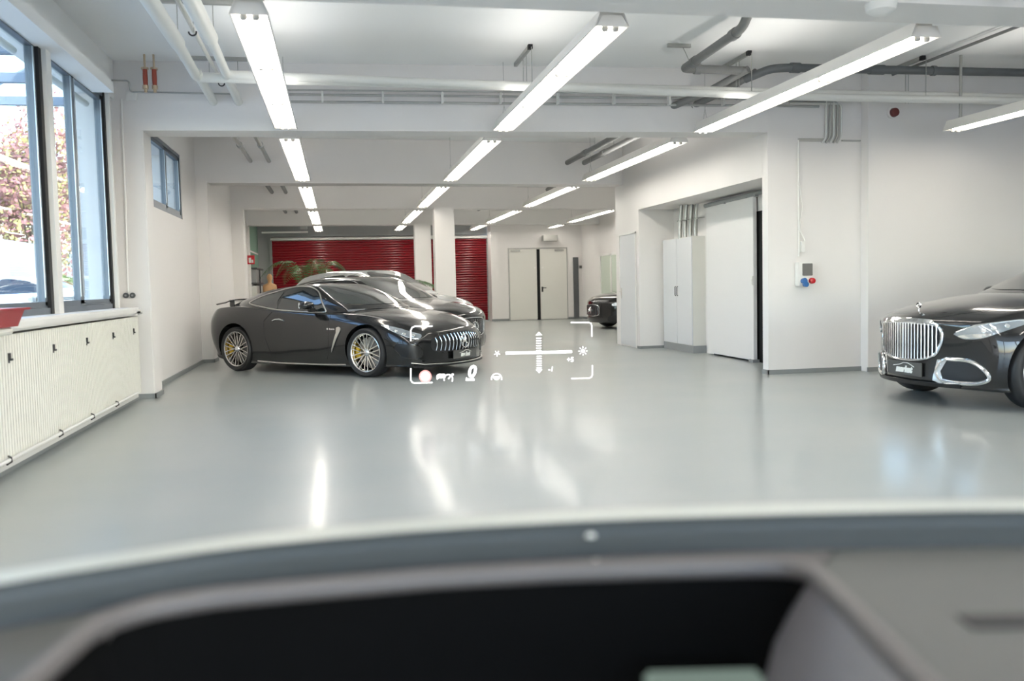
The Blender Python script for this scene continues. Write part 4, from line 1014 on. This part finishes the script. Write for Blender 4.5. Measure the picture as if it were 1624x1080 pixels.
# ---------------------------------------------------------------- saloons
def saloon(**kw):
    T = dict(name='saloon_car', label='',
     wm=[(-2.58, .70), (-2.5, .83), (-2.35, .89), (-2.1, .925), (-1.55, .955), (-.8, .96), (0, .96), (.9, .955), (1.5, .955), (1.85, .94), (2.05, .91), (2.2, .86), (2.3, .78), (2.33, .72)],
     zm=[(-2.58, .60), (-1.5, .62), (0, .60), (1.5, .62), (2.33, .52)],
     ws=[(-2.58, .62), (-2.3, .80), (-1.5, .86), (0, .87), (1.2, .86), (1.6, .84), (2.0, .81), (2.2, .76), (2.29, .68), (2.33, .60)],
     zs=[(-2.58, .92), (-2.3, 1.0), (-1.5, 1.02), (-.5, .985), (.6, .97), (1.1, .955), (1.5, .93), (1.85, .89), (2.1, .84), (2.22, .80), (2.30, .755), (2.33, .72)],
     zc=[(-2.58, 1.0), (-2.4, 1.07), (-1.9, 1.09), (-.5, 1.0), (.7, 1.07), (1.0, 1.06), (1.4, 1.02), (1.8, .965), (2.05, .915), (2.2, .875), (2.28, .83), (2.32, .79), (2.33, .765)],
     zb=[(-2.58, .42), (-2.4, .27), (-2.2, .22), (-1.5, .18), (1.5, .18), (1.9, .17), (2.15, .16), (2.33, .18)],
     wb=[(-2.58, .62), (-2.3, .84), (-1.5, .91), (0, .90), (1.5, .91), (2.1, .86), (2.33, .70)],
     sweepF=.24, sweepR=.16, nose=[(.15, -.05), (.3, 0), (.70, 0), (.80, -.03), (.9, -.05)],
     cz0=[(-2.1, .95), (1.3, .9)], cbelt=[(-2.1, 1.03), (-1.4, 1.02), (0, .98), (1.0, .965), (1.3, .96)],
     gw=[(-2.1, .62), (-1.6, .77), (-.8, .85), (0, .86), (.7, .855), (1.0, .83), (1.3, .76)],
     zr=[(-2.1, 1.07), (-1.75, 1.22), (-1.35, 1.38), (-.9, 1.46), (-.3, 1.485), (.1, 1.47), (.4, 1.40), (.75, 1.26), (1.1, 1.09), (1.3, 1.02)],
     rw=[(-2.1, .50), (-1.4, .56), (-.6, .61), (.1, .62), (.5, .67), (.9, .74), (1.3, .74)],
     csweep=(.22, .06), csF=.2, csR=-1.3,
     side=[('side_window', [(-.28, 1.01), (-.29, 1.2), (-.25, 1.385), (.02, 1.385), (.25, 1.32), (.50, 1.19), (.78, 1.02), (.76, .99), (.2, .995)], 'glassblue'),
           ('side_window', [(-.36, 1.01), (-.37, 1.2), (-.34, 1.39), (-.80, 1.375), (-1.15, 1.30), (-1.50, 1.13), (-1.60, 1.06), (-1.5, 1.03), (-.9, 1.02)], 'glassblue')],
     dlo=[(-1.68, 1.05), (-1.55, 1.14), (-1.18, 1.33), (-.80, 1.40), (-.3, 1.415), (.04, 1.41), (.28, 1.345), (.53, 1.205), (.82, 1.02), (.80, .98), (.2, .985), (-.9, 1.01), (-1.5, 1.02)],
     dlo_r=.009, dlomat='chrome',
     seams=[[(-.32, 1.0), (-.34, .6), (-.30, .26)], [(.84, .96), (.87, .65), (.82, .26)], [(-1.30, 1.0), (-1.18, .75), (-1.05, .45), (-1.02, .26)], [(-1.02, .26), (.82, .26)]],
     wind=[(1.16, .0), (1.12, .35), (1.0, .62), (.85, .745), (.55, .655), (.22, .57), (.16, .3), (.16, 0)],
     rear=[(-1.22, .0), (-1.24, .45), (-1.32, .5), (-1.75, .50), (-1.88, .47), (-1.92, .2), (-1.93, 0)],
     xf=1.45, xr=-1.50, R=.345, archR=.385, archIn=.62, archUp=.02, trackF=1.63, trackR=1.65, rimR=.255, wstyle='pair', spokes=5, rimmatF='rim', rimmatR='rim',
     calF=('disc', PI), mirror=(.66, .98, 1.06))
    T.update(kw); return T
def fascia(car, bvh, lampbox=((.42, .62), (.86, .76)), grill=None, bars=13, star=True, nose=4):
    hw_, z0, z1 = grill
    mouth = cr_closed([(-hw_*.9, z0+.02), (-hw_, (z0+z1)/2), (-hw_*.9, z1-.02), (0, z1+.01), (hw_*.9, z1-.02), (hw_, (z0+z1)/2), (hw_*.9, z0+.02), (0, z0-.01)], 4)
    front(bvh, mouth, 'grille_mouth', 'rubber', car)
    tb = outline_tube(bvh, mouth, FX, (4, 0, 0), (-1, 0, 0), .008, .004, closed=True)
    if tb: tb.build('grille_frame', 'chrome', car, smooth=True)
    for k in range(bars):
        y = -hw_*.9+hw_*1.8*k/(bars-1)+.0001; out = []
        for i in range(6):
            z = z0+.02+(z1-z0-.04)*i/5; hit = bvh.ray_cast(Vector((4, y, z)), Vector((-1, 0, 0)), 6)
            if hit[0] is not None: out.append(hit[0]+Vector((.012, 0, 0)))
        if len(out) > 1: MB().tube(out, .007, 6).build('grille_bar', 'chrome', car, smooth=True)
    hz_ = bvh.ray_cast(Vector((4, 0, (z0+z1)/2)), Vector((-1, 0, 0)), 6)[0]
    if star: star_emblem('star_emblem', car, (hz_.x+.03, 0, (z0+z1)/2), .09)
    for s in (1, -1):
        (a, za), (b, zb_) = lampbox
        poly = [(s*a, za+.02), (s*(a+.02), za+.09), (s*(a+b)*.5, zb_), (s*(b+.02), zb_+.03), (s*b, zb_-.06), (s*(a+b)*.52, za)]
        poly = cr_closed(poly, 3)
        lb = front(bvh, poly, 'headlight', 'lens', car, dirn=(-1, -s*.18, 0), org=(4, s*.74, 0))
        front(bvh, cr_closed([(s*.45, .22), (s*.50, .36), (s*.78, .40), (s*.80, .24)], 3), 'bumper_intake', 'plasticblack', car, dirn=(-1, -s*.1, 0), org=(4, s*.42, 0))

S2 = saloon(name='saloon_car', label='black four-door saloon with upright-bar grille, parked directly behind the coupe')
saloon2, sb = build_car(S2)
fascia(saloon2, sb, ((.40, .64), (.84, .76)), (.42, .40, .70), 15)
p0 = Vector((2.31, 15.6))-fw*2.33
place(saloon2, p0.x, p0.y, fw.x, fw.y)

SV = saloon(name='silver_car', label='silver car with pale roof line, third in the row behind black saloon', paint='silverpaint')
for k in ('zr', 'cbelt', 'cz0'): SV[k] = [(x, z*1.10+.0) for x, z in SV[k]]
SV['zs'] = [(x, z*1.06) for x, z in SV['zs']]; SV['zc'] = [(x, z*1.09) for x, z in SV['zc']]
SV['side'] = [(n, [(x, z*1.10) for x, z in p], m_) for n, p, m_ in SV['side']]; SV['dlo'] = [(x, z*1.10) for x, z in SV['dlo']]
SV['seams'] = []
SV['zr'] = [(-2.3, 1.12), (-2.0, 1.38), (-1.7, 1.55), (-1.2, 1.62), (-.6, 1.66), (0, 1.65), (.3, 1.58), (.7, 1.41), (1.1, 1.21), (1.3, 1.12)]
silver, vb = build_car(SV)
fascia(silver, vb, ((.44, .76), (.84, .86)), (.40, .44, .72), 9)
p0 = Vector((2.55, 18.35))-fw*2.33
place(silver, p0.x, p0.y, fw.x, fw.y)

far_, fb = build_car(saloon(name='saloon_car', label='black car far back right, mostly hidden by the door wall'))
fascia(far_, fb, ((.42, .62), (.86, .76)), (.42, .36, .66), 11)
place(far_, 9.15, 24.3, -1, -.12)

# ---------------------------------------------------------------- limousine at the right edge
LM = saloon(name='limousine', label='black limousine with chrome vertical-bar grille and chrome bumper intakes at right edge',
 wm=[(-2.95, .70), (-2.85, .84), (-2.6, .91), (-1.9, .955), (-1.0, .965), (0, .965), (1.2, .96), (1.75, .96), (2.05, .945), (2.25, .92), (2.38, .88), (2.46, .82), (2.5, .76)],
 zm=[(-2.95, .62), (-1.5, .62), (0, .60), (1.7, .60), (2.5, .50)],
 ws=[(-2.95, .62), (-2.6, .80), (-1.7, .87), (0, .88), (1.3, .87), (1.7, .86), (2.1, .82), (2.35, .78), (2.45, .72), (2.5, .62)],
 zs=[(-2.95, .94), (-2.6, 1.02), (-1.7, 1.03), (-.5, .99), (.6, .98), (1.2, .965), (1.6, .94), (2.0, .91), (2.25, .875), (2.4, .84), (2.47, .81), (2.5, .78)],
 zc=[(-2.95, 1.02), (-2.7, 1.09), (-2.1, 1.10), (-.5, 1.0), (.8, 1.08), (1.1, 1.085), (1.5, 1.075), (1.9, 1.02), (2.15, .975), (2.33, .93), (2.43, .89), (2.485, .855), (2.5, .83)],
 zb=[(-2.95, .42), (-2.8, .27), (-2.6, .22), (-1.9, .18), (1.5, .17), (1.9, .17), (2.2, .17), (2.5, .20)],
 wb=[(-2.95, .62), (-2.6, .84), (-1.5, .91), (0, .90), (1.7, .91), (2.2, .88), (2.5, .74)],
 zr=[(-2.5, 1.09), (-2.1, 1.24), (-1.6, 1.41), (-1.1, 1.485), (-.4, 1.505), (.1, 1.49), (.32, 1.42), (.70, 1.28), (1.02, 1.14), (1.26, 1.05)],
 cz0=[(-2.5, .95), (1.26, .92)], cbelt=[(-2.5, 1.04), (-1.5, 1.03), (0, 1.0), (1.0, .985), (1.26, .97)],
 gw=[(-2.5, .62), (-1.8, .77), (-.8, .86), (0, .87), (.8, .865), (1.1, .84), (1.4, .77)],
 rw=[(-2.5, .50), (-1.6, .58), (-.6, .63), (.1, .64), (.6, .69), (1.0, .76), (1.4, .75)],
 side=[('side_window', [(-.28, 1.02), (-.29, 1.2), (-.25, 1.40), (.05, 1.40), (.25, 1.33), (.48, 1.20), (.74, 1.04), (.72, 1.01), (.2, 1.01)], 'glassblue'),
       ('side_window', [(-.36, 1.02), (-.37, 1.2), (-.34, 1.41), (-.90, 1.40), (-1.35, 1.32), (-1.75, 1.15), (-1.85, 1.07), (-1.6, 1.04), (-.9, 1.03)], 'glassblue')],
 dlo=[(-1.95, 1.06), (-1.8, 1.15), (-1.38, 1.34), (-.90, 1.42), (-.3, 1.43), (.07, 1.425), (.28, 1.35), (.51, 1.22), (.80, 1.03), (.76, .995), (.2, 1.0), (-.9, 1.02), (-1.7, 1.03)],
 seams=[[(.93, .98), (.96, .65), (.92, .26)]],
 wind=[(1.12, .0), (1.08, .35), (.96, .62), (.80, .75), (.48, .665), (.14, .58), (.08, .3), (.08, 0)], rear=None,
 xf=1.68, xr=-1.72, R=.365, archR=.40, trackF=1.66, trackR=1.68, rimR=.27, wstyle='dish', spokes=20, rimmatF='rim', mirror=(.60, 1.0, 1.08), sweepF=.26, nose=[(.15, -.05), (.3, 0), (.80, 0), (.9, -.03)])
limo, lb_ = build_car(LM)
gm = [(-.36, .50), (-.43, .60), (-.445, .72), (-.41, .785), (-.30, .805), (0, .815), (.30, .805), (.41, .785), (.445, .72), (.43, .60), (.36, .50), (.20, .455), (0, .445), (-.20, .455)]
gmc = cr_closed(gm, 4)
front(lb_, gmc, 'grille_mouth', 'rubber', limo)
front(lb_, [(-.40, .79), (-.30, .812), (0, .82), (.30, .812), (.40, .79), (.42, .80), (.32, .84), (0, .852), (-.32, .84), (-.42, .80)], 'grille_top_band', 'chrome', limo, .012, .006, res=.03)
tb = outline_tube(lb_, gmc, FX, (4, 0, 0), (-1, 0, 0), .017, .006, closed=True, n=10); tb.build('grille_frame', 'chrome', limo, smooth=True)
for k in range(-10, 11):
    y = k*.0405; t = abs(y)/.445; out = []
    zl = .455+.05*t**2.2+(.05*max(0, t-.75)/.25); zt = .812-.03*t**3
    for i in range(8):
        z = zl+(zt-zl)*i/7; hit = lb_.ray_cast(Vector((4, y, z)), Vector((-1, 0, 0)), 6)
        if hit[0] is not None: out.append(hit[0]+Vector((.018, 0, 0)))
    MB().tube(out, .0085 if k else .012, 8).build('grille_bar', 'chrome', limo, smooth=True)
hx_ = lb_.ray_cast(Vector((4, 0, .62)), Vector((-1, 0, 0)), 6)[0].x
for i in range(7): MB().box((hx_+.028, -.10-.028*i, .56-.008*i), (hx_+.034, -.10-.028*i+.016, .56-.008*i+.024)).build('grille_letter', 'chrome', limo) if i < 0 else None
number_plate(limo, (hx_+.0, .0, .355), .52, .135, 'market')
hh = lb_.ray_cast(Vector((2.34, 0, 3)), Vector((0, 0, -1)), 6)[0]
st = star_emblem('bonnet_star', limo, (2.34, 0, hh.z+.06), .028); 
MB().tube([(0, 0, -.085), (0, 0, -.035)], .006, 8).build('star_foot', 'chrome', st)
for s in (1, -1):
    front(lb_, cr_closed([(s*.42, .705), (s*.42, .73), (s*.60, .80), (s*.80, .845), (s*.92, .845), (s*.84, .775), (s*.68, .69), (s*.52, .67)], 4), 'headlight', 'lens', limo, dirn=(-1, -s*.28, 0), org=(4, s*.60, 0), res=.035)
    hl = [o for o in limo.children if o.name.startswith('headlight')][-1]
    front(lb_, cr_closed([(s*.45, .70), (s*.56, .72), (s*.72, .725), (s*.66, .69), (s*.52, .680)], 3), 'daylight_strip', 'lensbright', hl, .008, .003, dirn=(-1, -s*.28, 0), org=(4, s*.60, 0), res=.03)
    tb = outline_tube(lb_, [(s*.43, .735), (s*.60, .803), (s*.84, .848), (s*.93, .848)], FX, (4, s*.60, 0), (-1, -s*.28, 0), .007, .008)
    if tb: tb.build('daylight_strip', 'lensbright', hl, smooth=True)
    for u_, v_ in ((.66, .755), (.73, .775), (.80, .795)):
        hit = lb_.ray_cast(Vector((4, s*.60+s*u_, v_)), Vector((-1, -s*.28, 0)), 9)
        if hit[0] is not None:
            b = MB().lathe([(0, .010), (.018, .008), (.024, 0)], 'z', n=14).build('lamp_projector', 'lensbright', hl, smooth=True)
            b.matrix_local = Matrix.Translation(hit[0]+hit[1]*.004) @ hit[1].to_track_quat('Z', 'Y').to_matrix().to_4x4()
    loop = cr_closed([(s*.44, .275), (s*.40, .36), (s*.46, .465), (s*.56, .475), (s*.68, .465), (s*.78, .39), (s*.81, .31), (s*.74, .265), (s*.60, .255)], 4)
    front(lb_, loop, 'bumper_intake', 'plasticblack', limo, dirn=(-1, 0, 0), org=(4, 0, 0))
    tb = outline_tube(lb_, loop, FX, (4, 0, 0), (-1, 0, 0), .020, .006, closed=True, n=10)
    if tb: tb.build('intake_frame', 'chrome', limo, smooth=True)
    front(lb_, [(s*.36, .27), (s*.41, .47), (s*.50, .475), (s*.44, .36), (s*.46, .28), (s*.52, .255), (s*.42, .25)], 'intake_blade', 'chrome', limo, .010, .008, res=.03)
tb = outline_tube(lb_, [(-.62, .26), (-.4, .225), (0, .215), (.4, .225), (.62, .26)], FX, (4, 0, 0), (-1, 0, 0), .010, .02)
if tb: tb.build('lower_lip_trim', 'chrome', limo, smooth=True)
front(lb_, [(-.60, .215), (.60, .215), (.60, .25), (-.60, .25)], 'lower_lip', 'plasticblack', limo, .02, .01)
LH = Vector((-1, -.03)).normalized()
LC = Vector((5.54, 8.08))-LH*2.5
place(limo, LC.x, LC.y, LH.x, LH.y)
# ================================================================ THE CAR WE SIT IN (frame: x right, y ahead, along the camera's heading)
ego = empty('driver_car', (0, 0, 0), -YAW, 'blurred grey dashboard and pale cowl of the car the view is from', 'car')
def curve_at(X, tab):
    return interp(tab, X)
BASE = [(-1.0, .62), (-.72, .82), (-.535, .942), (-.459, .985), (-.307, 1.06), (0, 1.124), (.214, 1.142), (.45, 1.146), (.648, 1.14), (.85, 1.10), (1.1, .98), (1.4, .75)]
def strip(rows, name, m_, X0=-1.0, X1=1.4, n=60, thick=.006, parent=ego):
    """rows: list of (offset along y from the base curve, z)"""
    b = MB(); G = []
    for i in range(n+1):
        X = X0+(X1-X0)*i/n; yb = curve_at(X, BASE)
        G.append([b.bm.verts.new((X, yb+o, z)) for o, z in rows]+[b.bm.verts.new((X, yb+o, z-thick)) for o, z in rows[::-1]])
    k = len(G[0])
    for A, C in zip(G, G[1:]):
        for j in range(k): b.bm.faces.new((A[j], A[(j+1) % k], C[(j+1) % k], C[j]))
    b.bm.faces.new(G[0][::-1]); b.bm.faces.new(G[-1])
    return b.build(name, m_, parent, smooth=35)
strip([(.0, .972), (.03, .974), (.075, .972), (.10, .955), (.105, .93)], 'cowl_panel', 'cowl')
strip([(-.012, .955), (.0, .976), (.010, .972), (.012, .95)], 'windscreen_edge', 'frit')
strip([(-.034, .925), (-.022, .940), (-.004, .968)], 'dashboard_front', 'dash')
# dashboard top round the display opening
def sheet(name, pts, m_, z, t=.012, bev=.004):
    return MB().prism(pts, 2, z-t, z).build(name, m_, ego, bevel=bev)
inner = lambda X: curve_at(X, BASE)-.045
XL, XR = -.42, .335
top = [(-.425, .925), (-.40, .955), (-.34, .985), (-.25, 1.005), (-.1, 1.035), (.05, 1.050), (.2, 1.055), (.29, 1.054), (.325, 1.048), (.345, 1.02)]
path = [(-.43, .50), (-.43, .70), (-.435, .85), (-.435, .89)]+top+[(.343, .93), (.338, .74), (.33, .50)]
lp = rounded([(x, y, .938) for x, y in path], .015, 3)
lt = MB().tube(lp, .012, 10); lt.build('opening_lip', 'dashlip', ego, smooth=True)
# outer dashboard sheet: left, right and a rim ahead of the opening
left = [(-1.0, .30), (-.43, .30)]+[(x, y) for x, y in path[:4]]+[(x, inner(x)+.02) for x in (-.44, -.6, -.8, -1.0)]
sheet('dashboard_top', left, 'dashgrey', .936)
aheadp = [(x, y) for x, y in [(-.42, .90)]+top]+[(x, inner(x)+.02) for x in (.40, .3, .2, .1, 0, -.1, -.2, -.3, -.4, -.44)]
sheet('dashboard_top', aheadp, 'dashlip', .936)
right = [(.345, 1.02), (.343, .93), (.338, .74), (.33, .42), (1.4, .42)]+[(x, inner(x)+.02) for x in (1.4, 1.2, 1.0, .8, .6, .40)]
sheet('dashboard_top', right, 'dashgrey', .937)
# sloping side of the opening on the right, black well, lower display glass
sp = MB(); v = [sp.bm.verts.new(p) for p in ((.345, 1.04, .934), (.343, .93, .934), (.338, .74, .934), (.33, .45, .934), (.17, .45, .79), (.195, .74, .79), (.235, .90, .80), (.30, 1.03, .86))]
for q in ((0, 1, 6, 7), (1, 2, 5, 6), (2, 3, 4, 5)): sp.bm.faces.new([v[i] for i in q])
bmesh.ops.solidify(sp.bm, geom=sp.bm.faces[:], thickness=.004)
sp.build('opening_side', 'dashside', ego, smooth=60)
wl = MB()
rim_ = [(-.43, .40), (-.435, .89)]+top+[(.33, .40)]
nR = len(rim_)
A = [wl.bm.verts.new((x, y, .930)) for x, y in rim_]; Bm = [wl.bm.verts.new((x*.88, .40+(y-.40)*.88, .72)) for x, y in rim_]
for i in range(nR-1): wl.bm.faces.new((A[i], A[i+1], Bm[i+1], Bm[i]))
wl.bm.faces.new(Bm)
bmesh.ops.solidify(wl.bm, geom=wl.bm.faces[:], thickness=-.004)
wl.build('display_well', 'dashblack', ego)
MB().box((.135, .88, .845), (.262, .965, .855)).build('projector_glass', 'screen', ego, bevel=.01)
MB().box((.44, .852, .936), (.62, .884, .9395)).build('demister_slot', 'rubber', ego)
for X, yy, z, r in ((.093, 1.112, .9625, .0065), (.097, 1.086, .9375, .0045)):
    MB().lathe([(0, .004), (r*.7, .003), (r, 0), (0, 0)], 'z', (X, yy, z), 16).build('sensor_glint', 'platetext', ego, smooth=True)  # white domes stand in for the rain sensor's reflections

# ---------------------------------------------------------------- head-up display image, floating ahead in the driver's view
HD = 9.0                                                        # virtual image distance
hud = empty('head_up_display', (0, 0, 0), 0, 'white head-up display symbols and speed floating before the coupe', 'display')
hud.matrix_world = DRIVER_VIEW @ Matrix.Translation((0, 0, -HD))
S_ = HD/1430
def hp(x, y): return ((x-812)*S_, -(y-540)*S_, 0)
def hline(name, pts, w_, m_='hud', parent=hud):
    return MB().tube([hp(*p) for p in pts], w_*S_/2, 6).build(name, m_, parent)
hline('frame_corner', [(651.5, 541), (651.5, 524), (653.5, 519.5), (658, 517.5), (686, 517.3)], 2.2)
hline('frame_corner', [(651.5, 584), (651.5, 603), (654, 606.8), (658, 607.3), (686, 606.8)], 2.2)
hline('frame_corner', [(905, 511.5), (934, 511.5), (937.5, 513), (938.5, 517), (938.8, 534)], 1.9)
hline('frame_corner', [(906, 600.3), (934, 599.8), (938, 598), (939.2, 595), (939.4, 579)], 1.9)
MB().lathe([(0, 0), (10.0*S_, 0), (10.0*S_, .002), (0, .002)], 'z', hp(674.5, 597), 28).build('sign_disc', 'hudred', hud)
MB().lathe([(0, 0), (7.4*S_, 0), (7.4*S_, .004), (0, .004)], 'z', hp(674.5, 597), 28).build('sign_disc_centre', 'hud', hud)
hline('slider_bar', [(802, 560.2), (856, 559), (907, 557.6)], 4.6)
for i in range(6):
    a = MB()
    a.tube([hp(850.5, 536.5+i*3.9), hp(858.5, 536.4+i*3.9)], .9*S_, 6); a.build('scale_tick', 'hud', hud)
for i in range(6): MB().tube([hp(851, 565+i*3.7), hp(859, 564.9+i*3.7)], .9*S_, 6).build('scale_tick', 'hud', hud)
for pts in ([(849, 532), (854.6, 526), (860, 531.8)], [(849.5, 586), (855.2, 592), (860.5, 585.5)]):
    b = MB(); V = [b.bm.verts.new(hp(*p)) for p in pts]; b.bm.faces.new(V); bmesh.ops.solidify(b.bm, geom=b.bm.faces[:], thickness=.002); b.build('arrow_head', 'hud', hud)
def sun_icon(cx, cy, r0, r1, n, disc):
    for k in range(n):
        a = 2*PI*k/n+PI/2; MB().tube([hp(cx+r0*math.cos(a), cy+r0*math.sin(a)), hp(cx+r1*math.cos(a), cy+r1*math.sin(a))], .7*S_, 5).build('ray', 'hud', hud)
    if disc: MB().lathe([(0, 0), (disc*S_, 0), (disc*S_, .002), (0, .002)], 'z', hp(cx, cy), 14).build('sun_disc', 'hud', hud)
sun_icon(924.5, 556.6, 4.4, 7.2, 8, 3.0); sun_icon(788.3, 560.6, 0, 4.8, 5, 1.4)
def htext(s, x, y, px_, sh=0, bold=0):
    me = text_mesh(s, px_*S_, .001, sh, bold*S_); o = link('display_text', me, 'hud', hud); o.location = hp(x, y); return o
htext('+5', 904.5, 570.5, 10.5, 0, .25); htext('-1', 873.5, 585.5, 10.5, .1, .25); htext('0', 747.5, 590, 26, .2, 1.1); htext('km/h', 745.5, 601.5, 6.8, .1, .5)
# car-with-distance symbol
b = MB()
for poly in ([(693, 594.5), (695.5, 592.8), (705, 592.8), (707, 595), (706.5, 599), (701, 600), (695, 600), (695, 602), (692.6, 602), (692, 597)],):
    V = [b.bm.verts.new(hp(*p)) for p in poly]; b.bm.faces.new(V)
bmesh.ops.solidify(b.bm, geom=b.bm.faces[:], thickness=.002); b.build('car_symbol', 'hud', hud)
hline('gauge_arc', [(711+7*math.cos(math.radians(a)), 601.0-7*math.sin(math.radians(a))) for a in range(-35, 216, 20)], 2.0)
hline('gauge_needle', [(711, 601), (714.5, 596.5)], 2.2)
MB().lathe([(0, 0), (2*S_, 0), (2*S_, .002), (0, .002)], 'z', hp(717.8, 594), 12).build('gauge_dot', 'hud', hud)
# steering wheel symbol
hline('wheel_symbol', [(787.5+8*math.cos(math.radians(a)), 600.5-8*math.sin(math.radians(a))) for a in range(-15, 196, 15)], 1.8)
b = MB(); V = [b.bm.verts.new(hp(*p)) for p in ((781.5, 597), (793.5, 596.6), (792, 600.5), (789, 602.8), (786, 602.8), (783, 600.8))]; b.bm.faces.new(V)
bmesh.ops.solidify(b.bm, geom=b.bm.faces[:], thickness=.002); b.build('wheel_symbol_hub', 'hud', hud)
# ================================================================ OUTSIDE THE WINDOWS
struct('ground_outside', MB().box((-60, -50, -.4), (-2.9, 90, .28)).box((-2.9, -50, -.4), (40, -6.5, -.05)), 'asphalt')
# canopy along the facade
cn = empty('entrance_canopy', (-3.3, 9, 3.9), 0, 'blue-grey steel canopy outside the upper windows', 'canopy')
MB().box((-.12, -6, .10), (.12, 9, .36)).build('edge_beam', 'steelblue', cn)
for yy in (9.2, 10.6, 12.0, 13.4):
    MB().box((-1.7, yy-9-.05, -.06), (.36, yy-9+.05, .05)).build('bracket', 'steelblue', cn)
    MB().tube([(-1.6, yy-9, -.05), (-.1, yy-9, .75)], .03, 6).build('stay', 'steelblue', cn)
struct('outside_building', MB().box((-16.5, 20, -.3), (-11.8, 39.3, 3.3)).box((-40, 78, -.3), (-4, 80, 4.5)), 'render')
def leaf_crown(name, m_, parent, c, R, n, size, rnd):
    b = MB()
    for _ in range(n):
        u = Vector((rnd.gauss(0, 1), rnd.gauss(0, 1), rnd.gauss(0, 1))).normalized()*(rnd.random()**.45)
        k = 1+.25*math.sin(u.x*5+c[0])+.2*math.sin(u.z*7+c[1]*2)
        p = Vector((c[0]+u.x*R[0]*k, c[1]+u.y*R[1]*k, c[2]+u.z*R[2]*k))
        a = Vector((rnd.gauss(0, 1), rnd.gauss(0, 1), rnd.gauss(0, 1))).normalized(); q = a.orthogonal().normalized(); s = size*rnd.uniform(.6, 1.4)
        V = [b.bm.verts.new(p+w_) for w_ in (a*s, q*s*.6, -a*s, -q*s*.6)]
        b.bm.faces.new(V)
    me = bpy.data.meshes.new(name); b.bm.to_mesh(me); b.bm.free(); o = link(name, me, m_, parent)
    return o
def tree(x, y, h, R, mats, label, seed, n=2600, cat='tree'):
    rnd = random.Random(seed)
    e = empty('blossoming_tree', (x, y, .25), 0, label, cat, 'trees outside the left windows')
    t = MB().tube([(0, 0, 0), (.05, .1, h*.35), (-.1, 0, h*.6)], [.18, .13, .07], 8)
    for k in range(9):
        a = rnd.uniform(0, 6.3); z = h*rnd.uniform(.25, .6)
        t.tube([(0, 0, z), (math.cos(a)*R*.35, math.sin(a)*R*.35, z+h*.12), (math.cos(a)*R*.75, math.sin(a)*R*.75, z+h*.32)], [.07, .045, .02], 6)
    t.build('trunk', 'bark', e, smooth=True)
    for i, m_ in enumerate(mats):
        leaf_crown('crown', m_, e, (0, 0, h*.62), (R, R, h*.42), int(n*1.9)//len(mats), .115, rnd)
tree(-13.2, 43.7, 9.0, 3.4, ['pink', 'pink', 'yellowleaf'], 'pink blossoming tree seen through the nearer left window', 1, 5200)
tree(-19.5, 60.5, 11.0, 3.4, ['pink', 'yellowleaf'], 'mixed pink and yellow tree seen beside the white window post', 2, 4200)
tree(-12.1, 51.9, 9.2, 2.7, ['yellowleaf', 'pink', 'greenleaf'], 'yellow-green tree seen through the narrow window panes', 3, 4600)
tree(-20.3, 48.5, 10.5, 3.4, ['yellowleaf', 'pink'], 'pale tree at the outer left of the window view', 4, 4200)
tree(-11.4, 62.0, 10.0, 3.6, ['yellowleaf', 'greenleaf', 'pink'], 'tall sparse tree seen beyond the canopy', 6, 4200)
h = leaf_crown('garden_hedge', 'greenleaf', None, (-10.3, 36.7, .9), (.9, 2.0, 1.1), 4000, .14, random.Random(5)); tag(h, 'dark green hedge low behind the parked cars outside', 'hedge')
cw, _b = build_car(saloon(name='parked_car', label='white parked car with red tail light outside the left window', paint='whitepaint', seams=()))
for s in (1, -1): MB().box((-2.50, s*.6-.14, .78), (-2.36, s*.6+.26, .93)).build('tail_light', 'tail', cw, bevel=.03)
cw.location = (-8.9, 26.6, .30); cw.rotation_euler = (0, 0, PI*.94)
cg, _b = build_car(saloon(name='parked_car', label='teal-glazed silver parked car outside the narrow window pane', paint='silverpaint', seams=()))
cg.location = (-8.9, 30.8, .30); cg.rotation_euler = (0, 0, PI*.06)
tb = MB().box((-5.6, 18, 1.15), (-5.52, 40, 1.22)).box((-5.6, 18, .8), (-5.52, 40, .87))
for k in range(9): tb.box((-5.6, 18.2+k*2.6, .2), (-5.52, 18.3+k*2.6, 1.25))
o = tb.build('guard_rail', 'galv'); tag(o, 'grey metal rail in front of the parked cars outside', 'rail')
